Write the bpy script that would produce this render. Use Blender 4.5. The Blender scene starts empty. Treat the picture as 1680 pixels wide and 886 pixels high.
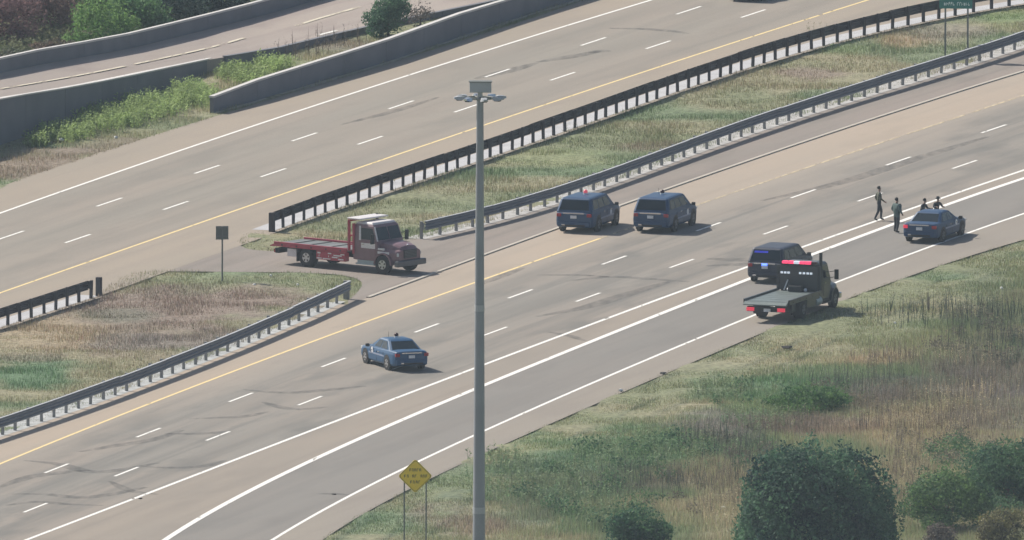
import bpy, bmesh, math, random
import numpy as np
from mathutils import Vector, Matrix
random.seed(7); rng = np.random.default_rng(7)
R = math.radians
# ------------------------------------------------------------------ camera, world, sun, exposure
F_PX, PHI, HCAM, ROLL = 98482.0, 0.1185, 358.23, -0.0026
DIST = HCAM / math.tan(PHI)
SC = bpy.context.scene
COL = SC.collection
cam_d = bpy.data.cameras.new('camera'); cam = bpy.data.objects.new('camera', cam_d); COL.objects.link(cam)
cam_d.sensor_width = 36.0; cam_d.lens = F_PX / 1680.0 * 36.0
cam_d.clip_start = 10.0; cam_d.clip_end = 20000.0
cam.matrix_world = Matrix.Translation((0, -DIST, HCAM)) @ Matrix.Rotation(math.pi/2 - PHI, 4, 'X') @ Matrix.Rotation(-ROLL, 4, 'Z')
SC.camera = cam
SUN_DIR = Vector((-0.82, 0.68, 0.95)).normalized()          # towards the sun
SUN_EL = math.asin(SUN_DIR.z); SUN_AZ = math.atan2(SUN_DIR.x, SUN_DIR.y)
w = bpy.data.worlds.new('World'); SC.world = w; w.use_nodes = True
nt = w.node_tree; nt.nodes.clear()
sky = nt.nodes.new('ShaderNodeTexSky'); sky.sky_type = 'NISHITA'; sky.sun_disc = False
sky.sun_elevation = SUN_EL; sky.sun_rotation = SUN_AZ; sky.air_density = 1.0; sky.dust_density = 2.0
bg = nt.nodes.new('ShaderNodeBackground'); bg.inputs[1].default_value = 0.078
wo = nt.nodes.new('ShaderNodeOutputWorld'); nt.links.new(sky.outputs[0], bg.inputs[0]); nt.links.new(bg.outputs[0], wo.inputs[0])
sun_d = bpy.data.lights.new('sun', 'SUN'); sun_d.energy = 5.0; sun_d.angle = R(0.6); sun_d.color = (1.0, 0.94, 0.84)
sun = bpy.data.objects.new('sun', sun_d); COL.objects.link(sun); sun.location = (0, 0, 300)
sun.rotation_euler = SUN_DIR.to_track_quat('Z', 'Y').to_euler()
SC.view_settings.view_transform = 'Standard'; SC.view_settings.look = 'None'
SC.view_settings.exposure = 0.20; SC.view_settings.gamma = 1.0
SC.cycles.max_bounces = 6; SC.cycles.transparent_max_bounces = 12; SC.cycles.volume_bounces = 0

# ------------------------------------------------------------------ picture <-> ground
CP, SP, CR, SR = math.cos(PHI), math.sin(PHI), math.cos(ROLL), math.sin(ROLL)
def atn(px, py, z=0.0):
    """photograph pixel(s) -> world x, y on the level z"""
    px = np.asarray(px, float); py = np.asarray(py, float)
    u0 = px - 840; w0 = 443 - py
    u = u0*CR + w0*SR; v = -u0*SR + w0*CR
    dy = F_PX*CP + v*SP; dz = -F_PX*SP + v*CP
    t = (HCAM - z) / -dz
    return u*t, dy*t - DIST
def at(px, py, z=0.0):
    a, b = atn(px, py, z); return Vector((float(a), float(b), float(z)))
def proj(x, y, z=0.0):
    x = np.asarray(x, float); Y = np.asarray(y, float) + DIST; zz = np.asarray(z, float) - HCAM
    d = Y*CP - zz*SP; v = Y*SP + zz*CP
    u = x/d*F_PX; v = v/d*F_PX
    return 840 + u*CR - v*SR, 443 - (u*SR + v*CR)

# ------------------------------------------------------------------ helpers
def tag(o, label=None, cat=None, group=None, kind=None):
    if label: o['label'] = label
    if cat: o['category'] = cat
    if group: o['group'] = group
    if kind: o['kind'] = kind
    return o
def empty(name, loc, rz=0.0):
    o = bpy.data.objects.new(name, None); COL.objects.link(o)
    o.location = loc; o.rotation_euler = (0, 0, rz); o.empty_display_size = 0.3
    return o
def copy_tree(o, parent=None):
    c = o.copy(); COL.objects.link(c)
    if parent is not None: c.parent = parent
    for ch in list(o.children): copy_tree(ch, c)
    return c
class MB:
    def __init__(s): s.v = []; s.f = []; s.m = []
    def add(s, vs, fs, mi=0):
        b = len(s.v); s.v += [tuple(p) for p in vs]; s.f += [tuple(b+i for i in f) for f in fs]; s.m += [mi]*len(fs)
        return s
    def box(s, x0, x1, y0, y1, z0, z1, mi=0, M=None, taper=1.0):
        cx, cy = (x0+x1)/2, (y0+y1)/2
        vs = []
        for z, t in ((z0, 1.0), (z1, taper)):
            for x, y in ((x0, y0), (x1, y0), (x1, y1), (x0, y1)):
                vs.append(Vector((cx+(x-cx)*t, cy+(y-cy)*t, z)))
        if M: vs = [M @ p for p in vs]
        return s.add(vs, [(0,3,2,1),(4,5,6,7),(0,1,5,4),(1,2,6,5),(2,3,7,6),(3,0,4,7)], mi)
    def tube(s, a, b, r0, r1=None, n=10, mi=0, cap=True):
        a = Vector(a); b = Vector(b); r1 = r0 if r1 is None else r1
        d = (b-a).normalized(); q = d.to_track_quat('Z', 'Y')
        vs = []
        for p, r in ((a, r0), (b, r1)):
            for i in range(n):
                t = 2*math.pi*i/n; vs.append(p + q @ Vector((math.cos(t)*r, math.sin(t)*r, 0)))
        fs = [(i, (i+1) % n, n+(i+1) % n, n+i) for i in range(n)]
        if cap: fs += [tuple(range(n-1, -1, -1)), tuple(range(n, 2*n))]
        return s.add(vs, fs, mi)
    def loft(s, secs, mi=0, cap=True):
        n = len(secs[0]); vs = [p for sec in secs for p in sec]; fs = []
        for k in range(len(secs)-1):
            for i in range(n):
                j = (i+1) % n; fs.append((k*n+i, k*n+j, (k+1)*n+j, (k+1)*n+i))
        if cap: fs += [tuple(range(n-1, -1, -1)), tuple(range((len(secs)-1)*n, len(secs)*n))]
        return s.add(vs, fs, mi)
    def quadslab(s, q, u0, u1, v0, v1, off, th, mi=0):
        """a thin slab lying on a quad q (bl, br, tr, tl seen from outside)"""
        q = [Vector(p) for p in q]
        n = (q[1]-q[0]).cross(q[3]-q[0]).normalized()
        def P(u, v): return (q[0]*(1-u)+q[1]*u)*(1-v) + (q[3]*(1-u)+q[2]*u)*v
        base = [P(u0, v0), P(u1, v0), P(u1, v1), P(u0, v1)]
        vs = [p + n*(off-th) for p in base] + [p + n*off for p in base]
        return s.add(vs, [(0,3,2,1),(4,5,6,7),(0,1,5,4),(1,2,6,5),(2,3,7,6),(3,0,4,7)], mi)
    def sphere(s, c, r, sx=1, sy=1, sz=1, n=10, m=6, mi=0):
        secs = []
        for k in range(m+1):
            a = -math.pi/2 + math.pi*k/m; rr = max(math.cos(a), 0.02)*r
            secs.append([(c[0]+math.cos(2*math.pi*i/n)*rr*sx, c[1]+math.sin(2*math.pi*i/n)*rr*sy, c[2]+math.sin(a)*r*sz) for i in range(n)])
        return s.loft(secs, mi)
    def mesh(s, name, mats, smooth=False):
        me = bpy.data.meshes.new(name); me.from_pydata(s.v, [], s.f)
        for m_ in (mats if isinstance(mats, (list, tuple)) else [mats]): me.materials.append(m_)
        me.polygons.foreach_set('material_index', s.m)
        if smooth: me.polygons.foreach_set('use_smooth', [True]*len(s.f))
        me.update(); return me
    def build(s, name, mats, parent=None, smooth=False, bevel=0.0):
        o = bpy.data.objects.new(name, s.mesh(name, mats, smooth)); COL.objects.link(o)
        if parent is not None: o.parent = parent
        if bevel:
            b = o.modifiers.new('bevel', 'BEVEL'); b.width = bevel; b.segments = 2; b.limit_method = 'ANGLE'; b.angle_limit = R(40)
        return o
def link_mesh(name, me, parent=None, loc=None, rz=None):
    o = bpy.data.objects.new(name, me); COL.objects.link(o)
    if parent is not None: o.parent = parent
    if loc is not None: o.location = loc
    if rz is not None: o.rotation_euler = (0, 0, rz)
    return o
def soup(name, V, Fc, mats, color=None, parent=None, midx=None):
    """big meshes out of numpy arrays, V (n,3), Fc (m,k)"""
    me = bpy.data.meshes.new(name); n, m, k = len(V), len(Fc), Fc.shape[1]
    me.vertices.add(n); me.vertices.foreach_set('co', V.astype(np.float32).ravel())
    me.loops.add(m*k); me.loops.foreach_set('vertex_index', Fc.astype(np.int32).ravel())
    me.polygons.add(m); me.polygons.foreach_set('loop_start', np.arange(0, m*k, k, dtype=np.int32))
    try: me.polygons.foreach_set('loop_total', np.full(m, k, dtype=np.int32))
    except Exception: pass
    for mt in (mats if isinstance(mats, (list, tuple)) else [mats]): me.materials.append(mt)
    if midx is not None: me.polygons.foreach_set('material_index', midx.astype(np.int32))
    me.update(calc_edges=True)
    if color is not None:
        at_ = me.color_attributes.new('tint', 'FLOAT_COLOR', 'POINT')
        c4 = np.ones((n, 4), np.float32); c4[:, :3] = color; at_.data.foreach_set('color', c4.ravel())
    return link_mesh(name, me, parent)

# ------------------------------------------------------------------ materials
def newmat(name):
    m = bpy.data.materials.new(name); m.use_nodes = True; t = m.node_tree
    return m, t, t.nodes['Principled BSDF']
def N(t, typ, **kw):
    n = t.nodes.new(typ)
    for k, v in kw.items(): setattr(n, k, v)
    return n
def mat(name, col, rough=0.6, metal=0.0, var=0.12, scale=3.0, bump=0.0, coat=0.0, emit=None, es=0.0, spec=0.5):
    m, t, b = newmat(name)
    tc = N(t, 'ShaderNodeTexCoord'); no = N(t, 'ShaderNodeTexNoise'); no.inputs['Scale'].default_value = scale; no.inputs['Detail'].default_value = 5
    t.links.new(tc.outputs['Object'], no.inputs['Vector'])
    mx = N(t, 'ShaderNodeMix', data_type='RGBA')
    mx.inputs[6].default_value = (*[c*(1-var) for c in col], 1); mx.inputs[7].default_value = (*[min(1, c*(1+var)) for c in col], 1)
    t.links.new(no.outputs[0], mx.inputs[0]); t.links.new(mx.outputs[2], b.inputs['Base Color'])
    b.inputs['Roughness'].default_value = rough; b.inputs['Metallic'].default_value = metal
    b.inputs['Specular IOR Level'].default_value = spec
    if coat: b.inputs['Coat Weight'].default_value = coat; b.inputs['Coat Roughness'].default_value = 0.08
    if emit: b.inputs['Emission Color'].default_value = (*emit, 1); b.inputs['Emission Strength'].default_value = es
    if bump:
        bp = N(t, 'ShaderNodeBump'); bp.inputs['Strength'].default_value = bump; bp.inputs['Distance'].default_value = 0.02
        t.links.new(no.outputs[0], bp.inputs['Height']); t.links.new(bp.outputs[0], b.inputs['Normal'])
    return m
def pavement(name, col, col2, dark, streak=0.5, patch=0.5, wheel=0.0, lane=3.66, o0=0.0, grain=0.06, joint=0.0, edge=None):
    """UV = metres along / across the road. Long tyre-worn streaks, blotches, wheel paths, grain."""
    k_ = dict(worn_lane_concrete=.87, tyre_stained_lane_concrete=.82, gore_concrete=.87, exit_lane_asphalt=.80, outer_shoulder_asphalt=.90, warm_shoulder_concrete=.95, old_grey_asphalt=.92).get(name, .9)
    col, col2, dark = [(c[0]*k_*1.03, c[1]*k_, c[2]*k_*.97) for c in (col, col2, dark)]
    m, t, b = newmat(name); L = t.links.new
    uv = N(t, 'ShaderNodeUVMap'); uv.uv_map = 'road'
    def noise(sx, sy, det, seed=0.0, rough=0.55):
        mp = N(t, 'ShaderNodeMapping'); mp.inputs['Scale'].default_value = (sx, sy, 1); mp.inputs['Location'].default_value = (seed, seed*1.7, 0)
        no = N(t, 'ShaderNodeTexNoise'); no.inputs['Scale'].default_value = 1.0; no.inputs['Detail'].default_value = det; no.inputs['Roughness'].default_value = rough
        L(uv.outputs[0], mp.inputs[0]); L(mp.outputs[0], no.inputs[0]); return no.outputs[0]
    def ramp(fac, a, b_, va=0.0, vb=1.0):
        r = N(t, 'ShaderNodeMapRange'); r.inputs[1].default_value = a; r.inputs[2].default_value = b_; r.inputs[3].default_value = va; r.inputs[4].default_value = vb
        L(fac, r.inputs[0]); return r.outputs[0]
    def mix(f, c1, c2):
        x = N(t, 'ShaderNodeMix', data_type='RGBA')
        for i, c in ((6, c1), (7, c2)):
            if isinstance(c, tuple): x.inputs[i].default_value = (*c, 1)
            else: L(c, x.inputs[i])
        if isinstance(f, float): x.inputs[0].default_value = f
        else: L(f, x.inputs[0])
        return x.outputs[2]
    def mul(a, v):
        x = N(t, 'ShaderNodeMath', operation='MULTIPLY'); L(a, x.inputs[0])
        if isinstance(v, float): x.inputs[1].default_value = v
        else: L(v, x.inputs[1])
        return x.outputs[0]
    c = mix(ramp(noise(0.035, 0.30, 4, 3.1), 0.38, 0.62), col, col2)
    c = mix(mul(ramp(noise(0.022, 1.1, 5, 9.7), 0.50, 0.70), streak), c, dark)
    c = mix(mul(ramp(noise(0.10, 0.35, 4, 5.3), 0.52, 0.68), patch), c, dark)
    if wheel:
        sp = N(t, 'ShaderNodeSeparateXYZ'); L(uv.outputs[0], sp.inputs[0])
        a = N(t, 'ShaderNodeMath', operation='ADD'); L(sp.outputs[1], a.inputs[0]); a.inputs[1].default_value = o0
        a2 = mul(a.outputs[0], 2*math.pi/lane*1.0)
        cs = N(t, 'ShaderNodeMath', operation='COSINE'); L(a2, cs.inputs[0])
        k = ramp(cs.outputs[0], -1.0, 0.2, 1.0, 0.0)
        k = mul(k, ramp(noise(0.03, 0.8, 3, 1.2), 0.3, 0.6))
        c = mix(mul(k, wheel), c, dark)
    if joint:
        sp2 = N(t, 'ShaderNodeSeparateXYZ'); L(uv.outputs[0], sp2.inputs[0])
        md = N(t, 'ShaderNodeMath', operation='PINGPONG'); L(sp2.outputs[0], md.inputs[0]); md.inputs[1].default_value = 4.1
        k = ramp(md.outputs[0], 0.03, 0.10, 1.0, 0.0)
        c = mix(mul(k, joint), c, dark)
    if edge:   # the lane fades into the paler shoulder concrete
        sp3 = N(t, 'ShaderNodeSeparateXYZ'); L(uv.outputs[0], sp3.inputs[0])
        ad = N(t, 'ShaderNodeMath', operation='ADD'); L(sp3.outputs[1], ad.inputs[0]); L(ramp(noise(.03, .3, 4, 7.7), .3, .7, -1.1, 1.1), ad.inputs[1])
        c = mix(mul(ramp(ad.outputs[0], edge[0], edge[1]), .85), c, edge[2])
    g = noise(2.5, 6.0, 6, 2.0, 0.7)
    c = mix(mul(ramp(g, 0.35, 0.7, 0.0, 1.0), grain*3), c, dark)
    L(c, b.inputs['Base Color']); b.inputs['Roughness'].default_value = 0.85; b.inputs['Specular IOR Level'].default_value = 0.25
    return m
def wear(name, col, seed, lo=0.35, hi=0.55, rough=0.7, maxa=1.0):
    """paint or rubber that has partly worn off: procedural alpha"""
    m, t, b = newmat(name); L = t.links.new
    tc = N(t, 'ShaderNodeTexCoord'); mp = N(t, 'ShaderNodeMapping'); mp.inputs['Location'].default_value = (seed, seed, 0); mp.inputs['Scale'].default_value = (2.2, 0.5, 1)
    no = N(t, 'ShaderNodeTexNoise'); no.inputs['Scale'].default_value = 1.0; no.inputs['Detail'].default_value = 6
    L(tc.outputs['Object'], mp.inputs[0]); L(mp.outputs[0], no.inputs[0])
    r = N(t, 'ShaderNodeMapRange'); r.inputs[1].default_value = lo; r.inputs[2].default_value = hi; r.inputs[4].default_value = maxa
    L(no.outputs[0], r.inputs[0]); L(r.outputs[0], b.inputs['Alpha'])
    b.inputs['Base Color'].default_value = (*col, 1); b.inputs['Roughness'].default_value = rough
    return m
def leafmat(name, scale=1.0, trans=0.35):
    m, t, b = newmat(name); L = t.links.new
    a = N(t, 'ShaderNodeVertexColor'); a.layer_name = 'tint'
    b.inputs['Roughness'].default_value = 0.7; b.inputs['Specular IOR Level'].default_value = 0.2
    L(a.outputs[0], b.inputs['Base Color'])
    if trans:
        tr = N(t, 'ShaderNodeBsdfTranslucent'); L(a.outputs[0], tr.inputs[0])
        mx = N(t, 'ShaderNodeMixShader'); mx.inputs[0].default_value = trans
        out = t.nodes['Material Output']; L(b.outputs[0], mx.inputs[1]); L(tr.outputs[0], mx.inputs[2]); L(mx.outputs[0], out.inputs[0])
    return m
M = {}
M['lanes_up'] = pavement('worn_lane_concrete', (.345,.307,.268), (.320,.298,.264), (.245,.232,.208), 0.55, 0.5, 0.45, grain=0.05, joint=0.15)
M['lanes_low'] = pavement('tyre_stained_lane_concrete', (.345,.310,.275), (.305,.290,.266), (.195,.193,.182), 0.75, 0.8, 0.5, grain=0.05, joint=0.12, edge=(0.6, 4.2, (.370,.318,.268)))
M['shoulder'] = pavement('warm_shoulder_concrete', (.415,.352,.290), (.388,.338,.285), (.300,.262,.220), 0.35, 0.35, grain=0.05, joint=0.2)
M['shoulder_up'] = pavement('far_shoulder_concrete', (.375,.325,.270), (.350,.312,.262), (.285,.255,.225), 0.35, 0.35, grain=.06, joint=.2)
M['gore'] = pavement('gore_concrete', (.345,.305,.262), (.315,.285,.250), (.25,.225,.20), 0.4, 0.4, grain=0.05)
M['exit'] = pavement('exit_lane_asphalt', (.292,.276,.258), (.268,.260,.247), (.205,.198,.190), 0.4, 0.4, 0.3, grain=0.05)
M['outer'] = pavement('outer_shoulder_asphalt', (.325,.295,.255), (.300,.275,.245), (.24,.215,.195), 0.3, 0.3, grain=0.07)
M['cross'] = pavement('old_grey_asphalt', (.275,.252,.232), (.305,.265,.240), (.19,.175,.16), 0.5, 0.5, grain=0.10)
M['gutter'] = mat('pale_gutter_concrete', (.45,.45,.465), 0.8, var=0.25, scale=0.8)
M['kerb'] = mat('kerb_concrete', (.46,.42,.36), 0.8, var=0.2, scale=1.0)
M['wall'] = mat('weathered_shaded_concrete', (.165,.17,.195), 0.9, var=0.35, scale=0.5, bump=0.2)  # shade of the faces is in this dark blue; mottling is weathering
M['cap'] = mat('pale_cap_concrete', (.58,.56,.54), 0.8, var=0.15, scale=1.5)  # sun on the wall tops is put into this paler colour
M['white'] = wear('white_road_paint', (.82,.80,.76), 1.0, 0.26, 0.36)
M['yellow'] = wear('yellow_road_paint', (.80,.62,.30), 4.0, 0.28, 0.40)
M['yellow_old'] = wear('faded_yellow_road_paint', (.66,.55,.36), 6.0, 0.34, 0.58, maxa=0.8)
M['pale_old'] = wear('old_pale_paint', (.62,.56,.44), 3.0, 0.30, 0.50)
M['skid'] = wear('tyre_rubber_marks', (.12,.12,.118), 9.0, 0.25, 0.80, 0.8, 0.50)
M['rail'] = mat('galvanised_beam', (.17,.19,.23), 0.55, 0.3, 0.25, 1.2)
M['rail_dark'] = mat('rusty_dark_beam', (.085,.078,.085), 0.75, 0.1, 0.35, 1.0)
M['lip'] = mat('painted_sunlit_edge', (.55,.56,.58), .5, .2, .2)  # pale colour stands for sun on the beam's top edge
M['post'] = mat('weathered_post', (.27,.265,.26), 0.85, 0.0, 0.3, 2.0)
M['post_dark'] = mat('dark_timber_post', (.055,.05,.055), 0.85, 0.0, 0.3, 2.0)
M['steel'] = mat('galvanised_pole_steel', (.40,.42,.45), 0.5, 0.0, 0.15, 0.6)
M['poledark'] = mat('weathered_mast_steel', (.27,.29,.33), 0.5, 0.15, 0.25, 0.8)
M['greysteel'] = mat('grey_sign_post', (.20,.21,.20), 0.6, 0.3, 0.15, 2.0)
M['signback'] = mat('bare_sign_back', (.17,.18,.17), 0.55, 0.3, 0.1, 2.0)
M['signyellow'] = mat('yellow_sign_face', (1.0,.70,.05), 0.5, var=0.02, scale=3)
M['signblack'] = mat('black_sign_legend', (.16,.10,.02), 0.6)
M['signgreen'] = mat('green_sign_face', (.02,.20,.17), 0.5, var=0.06)
M['signwhite'] = mat('white_sign_legend', (.62,.75,.72), 0.6)
M['tyre'] = mat('tyre_rubber', (.022,.022,.024), 0.85)
M['rim'] = mat('bright_rim', (.55,.56,.58), 0.3, 0.8)
M['rimdark'] = mat('dull_rim', (.13,.135,.15), 0.45, 0.5)
M['glass'] = mat('dark_car_glass', (.008,.018,.026), 0.08, spec=0.5, var=0.05)
M['blue'] = mat('blue_police_paint', (.009,.052,.135), 0.5, 0.0, 0.06, 2, coat=0.12)
M['bluelight'] = mat('bright_blue_police_paint', (.008,.072,.175), 0.5, 0.0, 0.06, 2, coat=0.12)
M['navy'] = mat('dark_navy_paint', (.020,.028,.055), 0.5, 0.0, 0.06, 2, coat=0.12)
M['charcoal'] = mat('charcoal_paint', (.035,.040,.042), 0.5, 0.0, 0.06, 2, coat=0.12)
M['blackplastic'] = mat('black_trim', (.018,.018,.02), 0.6)
M['chrome'] = mat('chrome_trim', (.62,.63,.66), 0.22, 0.9)
M['plate'] = mat('white_plate', (.72,.74,.78), 0.5)
M['headlamp'] = mat('clear_lamp', (.6,.62,.62), 0.15)
M['tail'] = mat('red_lamp_lens', (.35,.01,.02), 0.25)
M['tail_on'] = mat('lit_red_lamp', (.6,.02,.04), 0.3, emit=(1.0,.06,.12), es=.45)
M['beacon_red'] = mat('red_beacon_dome', (.06,.008,.012), 0.3)
M['beacon_on'] = mat('lit_red_beacon', (.5,.03,.05), 0.3, emit=(1.0,.15,.22), es=.35)
M['bar_on'] = mat('lit_pink_red_bar', (.8,.05,.12), 0.3, emit=(1.0,.06,.16), es=1.0)
M['blue_on'] = mat('lit_blue_lamp', (.05,.08,.8), 0.3, emit=(.08,.16,1.0), es=3.5)
M['work'] = mat('work_lamp_lens', (.7,.74,.8), 0.2, emit=(.8,.88,1.0), es=0.5)
M['redpaint'] = mat('red_truck_paint', (.40,.035,.07), 0.4, 0.0, 0.15, 3, coat=0.4)
M['maroon'] = mat('dusty_maroon_paint', (.22,.125,.145), 0.45, 0.0, 0.45, 2, coat=0.3)
M['whitepaint'] = mat('white_truck_paint', (.74,.70,.70), 0.4, 0.0, 0.08, 3)
M['blackpaint'] = mat('black_truck_paint', (.022,.028,.034), 0.4, 0.0, 0.1, 3, coat=0.4)
M['frame'] = mat('chassis_black', (.028,.03,.033), 0.7)
M['deck'] = mat('scuffed_steel_deck', (.22,.23,.225), 0.5, 0.3, 0.25, 2.5)
M['deck_dark'] = mat('green_grey_steel_deck', (.18,.215,.21), 0.5, 0.3, 0.25, 2.5)
M['tank'] = mat('pale_steel_tank', (.36,.42,.46), 0.4, 0.5)
M['skin'] = mat('skin', (.30,.17,.12), 0.6)
M['hair'] = mat('dark_hair', (.012,.010,.010), 0.7)
M['uni_dark'] = mat('dark_uniform', (.028,.032,.042), 0.85)
M['uni_olive'] = mat('olive_grey_clothes', (.085,.090,.065), 0.85)
M['uni_teal'] = mat('grey_green_jacket', (.080,.125,.120), 0.85)
M['collar'] = mat('pale_shirt', (.55,.56,.58), 0.8)
M['bark'] = mat('bark', (.10,.08,.06), 0.9, var=0.3, bump=0.4)
M['leaf'] = leafmat('leaf', trans=0.40)
M['blade'] = leafmat('grass_blades', trans=0.35)
M['litter'] = mat('white_litter', (.80,.79,.76), 0.6)
M['rubber'] = mat('shredded_tyre', (.03,.028,.028), 0.9)

# ------------------------------------------------------------------ road coordinates (two gentle arcs)
QL = (-22.337, 3030.11*0 - 104.28 + (HCAM/math.sin(PHI) - DIST), 1.2787, -0.2932e-3)
QU = (-20.526, 7.39 + (HCAM/math.sin(PHI) - DIST), 1.2439, -0.0967e-3)
def arc(s, off, q):
    x0, y0, th, k = q; s = np.asarray(s, float)
    mm = s*np.sinc(k*s/2/np.pi); h = th + k*s
    return x0 + mm*np.cos(th+k*s/2) - off*np.sin(h), y0 + mm*np.sin(th+k*s/2) + off*np.cos(h)
def arc_inv(x, y, q):
    x0, y0, th, k = q
    cx, cy = x0 - math.sin(th)/k, y0 + math.cos(th)/k
    r = 1.0/k; dx, dy = x-cx, y-cy
    rad = np.hypot(dx, dy)
    off = r - np.sign(r)*rad if r > 0 else rad + r
    # heading so that the point is the foot at angle h
    h = np.arctan2(dx*np.sign(r), -dy*np.sign(r))
    return (h - th)/k, off
class Line:
    """a line beside a road: lateral offset as a smooth function of distance along it"""
    def __init__(s, q, px, deg=3, z=0.0):
        px = np.array(px, float); x, y = atn(px[:, 0], px[:, 1], z); s.q = q
        s.s, s.o = arc_inv(x, y, q); i = np.argsort(s.s); s.s, s.o = s.s[i], s.o[i]
        s.s0, s.s1 = s.s[0]-25, s.s[-1]+25
        s.c = np.polyfit((s.s-60)/100, s.o, min(deg, len(px)-1))
    def off(s, t): return np.polyval(s.c, (np.clip(t, s.s0, s.s1)-60)/100)
    def pt(s, t, d=0.0): return arc(t, s.off(t)+d, s.q)
def strip(name, la, lb, s0, s1, z, m, step=4.0, da=0.0, db=0.0, n=3, parent=None, kind='structure'):
    t = np.linspace(s0, s1, max(2, int(abs(s1-s0)/step)+1)); a = la.off(t)+da; b = lb.off(t)+db
    V = []; UV = []
    for j in range(n):
        f = j/(n-1); o = a*(1-f)+b*f; x, y = arc(t, o, la.q)
        V.append(np.stack([x, y, np.full_like(x, z)], 1)); UV.append(np.stack([t, o], 1))
    V = np.concatenate(V); UV = np.concatenate(UV); k = len(t); F = []
    for j in range(n-1):
        i = np.arange(k-1); F.append(np.stack([j*k+i, (j+1)*k+i, (j+1)*k+i+1, j*k+i+1], 1))
    F = np.concatenate(F)
    v0, v1, v2 = V[F[0, 0]], V[F[0, 1]], V[F[0, 2]]
    if np.cross(v1-v0, v2-v0)[2] < 0: F = F[:, ::-1]
    o = soup(name, V, F, m, parent=parent)
    uvl = o.data.uv_layers.new(name='road'); uvl.data.foreach_set('uv', UV[F.ravel()].astype(np.float32).ravel())
    if kind: o['kind'] = kind
    return o

L_white = Line(QU, [(0,351),(140,300),(280,253),(420,206.7),(630,137),(840,70.5),(950,36),(1072,0)])
L_yelU = Line(QU, [(0,481),(200,412),(420,334.5),(520,299),(700,238),(840,190.7),(1050,121),(1260,52.5),(1426,0)])
L_farU = Line(QU, [(0,307),(150,256),(349,190),(420,172),(630,109),(840,38),(950,5)])
L_railU = Line(QU, [(447,380),(600,328),(720,287),(840,245),(1050,173),(1260,104),(1350,76),(1450,48),(1548,31),(1616,18),(1680,6)], 4)
L_railUL = Line(QU, [(0,539),(50,522),(95,507),(165,486)], 1)
L_yelL = Line(QL, [(0,761),(186,687.6),(420,598),(610,520),(776,466),(840,444.4),(972,396.5),(1145,337),(1260,299),(1470,224),(1680,158)])
L_w1 = Line(QL, [(44,886),(230,815),(420,743),(613,667),(779,604.6),(840,581),(1043,506.7),(1230,437),(1314,406.7),(1433,366),(1490,344),(1619,300),(1680,280)])
L_w2 = Line(QL, [(271,886),(420,802),(610,708),(779,642),(857,608),(1057,522),(1230,461),(1321,422),(1463,369.5),(1558,334),(1660,300),(1680,293)], 4)
L_w3 = Line(QL, [(447,886),(610,798),(657,771),(779,713),(840,687),(1077,586),(1230,520),(1375,462.6),(1514,410),(1588,383),(1680,351)], 4)
L_edge = Line(QL, [(525,886),(600,845),(657,813),(718,781),(779,748.6),(840,722),(962,669),(1057,630),(1138,593),(1260,546),(1375,500),(1470,456),(1680,395)], 4)
L_seam = Line(QL, [(571,500),(611,488),(663,469),(760,431),(840,402),(918,371),(1131,301),(1260,258),(1483.6,174),(1680,120)])
L_railL = Line(QL, [(683,393),(779,374),(840,356),(920,330),(1002,301),(1130,256),(1260,211),(1416,160),(1551,118),(1680,77)], 4)
L_railLL = Line(QL, [(0,716),(85,686),(169,655),(250,626),(325,597),(420,561),(480,530),(568,491)], 2)
def s_at(line_q, px, py):
    x, y = atn(px, py); return float(arc_inv(x, y, line_q)[0])
SL0, SL1 = -70.0, 240.0
s_seam = s_at(QL, 571, 500)
strip('travel_lanes', L_yelL, L_w1, -260, 620, 0.020, M['lanes_low'])
strip('gore_strip', L_w1, L_w2, -260, 620, 0.020, M['gore'])
strip('exit_lane', L_w2, L_w3, -260, 620, 0.020, M['exit'])
strip('outer_shoulder', L_w3, L_edge, -260, 620, 0.020, M['outer'])
strip('median_shoulder', L_railLL, L_yelL, -260, s_seam, 0.020, M['shoulder'], da=0.35)
strip('median_shoulder', L_seam, L_yelL, s_seam, 620, 0.020, M['shoulder'])
strip('asphalt_verge', L_railL, L_seam, s_at(QL, 760, 400), 620, 0.012, M['cross'], da=0.5)
strip('far_shoulder', L_farU, L_white, -260, 620, 0.020, M['shoulder_up'])
strip('far_travel_lanes', L_white, L_yelU, -260, 620, 0.020, M['lanes_up'])
s_u0 = s_at(QU, 447, 380); s_ul1 = s_at(QU, 165, 486)
strip('median_side_shoulder', L_yelU, L_railU, s_u0-3, 620, 0.020, M['shoulder_up'], db=-0.3)
# between the two rails the shoulder edge runs straight on
class Mix:
    q = QU
    def off(s, t):
        t = np.asarray(t, float)
        f = np.clip((t-s_ul1)/(s_u0-3-s_ul1), 0, 1); return L_railUL.off(s_ul1)*(1-f) + (L_railU.off(s_u0-3)-0.3)*f
L_gap = Mix()
strip('median_side_shoulder', L_yelU, L_railUL, -260, s_ul1, 0.020, M['shoulder_up'], db=-0.3)
strip('median_side_shoulder', L_yelU, L_gap, s_ul1, s_u0-3, 0.020, M['shoulder_up'])
strip('gutter', L_railU, L_railU, s_u0+.3, s_at(QU, 1720, -5), 0.028, M['gutter'], da=0.02, db=1.25, n=2)
strip('gutter', L_railUL, L_railUL, s_at(QU, -40, 552), s_ul1, 0.028, M['gutter'], da=0.02, db=1.15, n=2)
# the raised lip of the concrete gutter along the seam
t_ = np.arange(s_seam+3, s_at(QL, 1730, 104), 3.0)
mb = MB(); pts = []
for s_ in t_:
    a = L_seam.pt(s_, 0.10); b = L_seam.pt(s_, -0.10); pts.append([(a[0], a[1], 0.0), (b[0], b[1], 0.0), (b[0], b[1], 0.075), (a[0], a[1], 0.075)])
mb.loft(pts); k_ = mb.build('kerb_lip', M['kerb']); k_['kind'] = 'structure'

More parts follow.
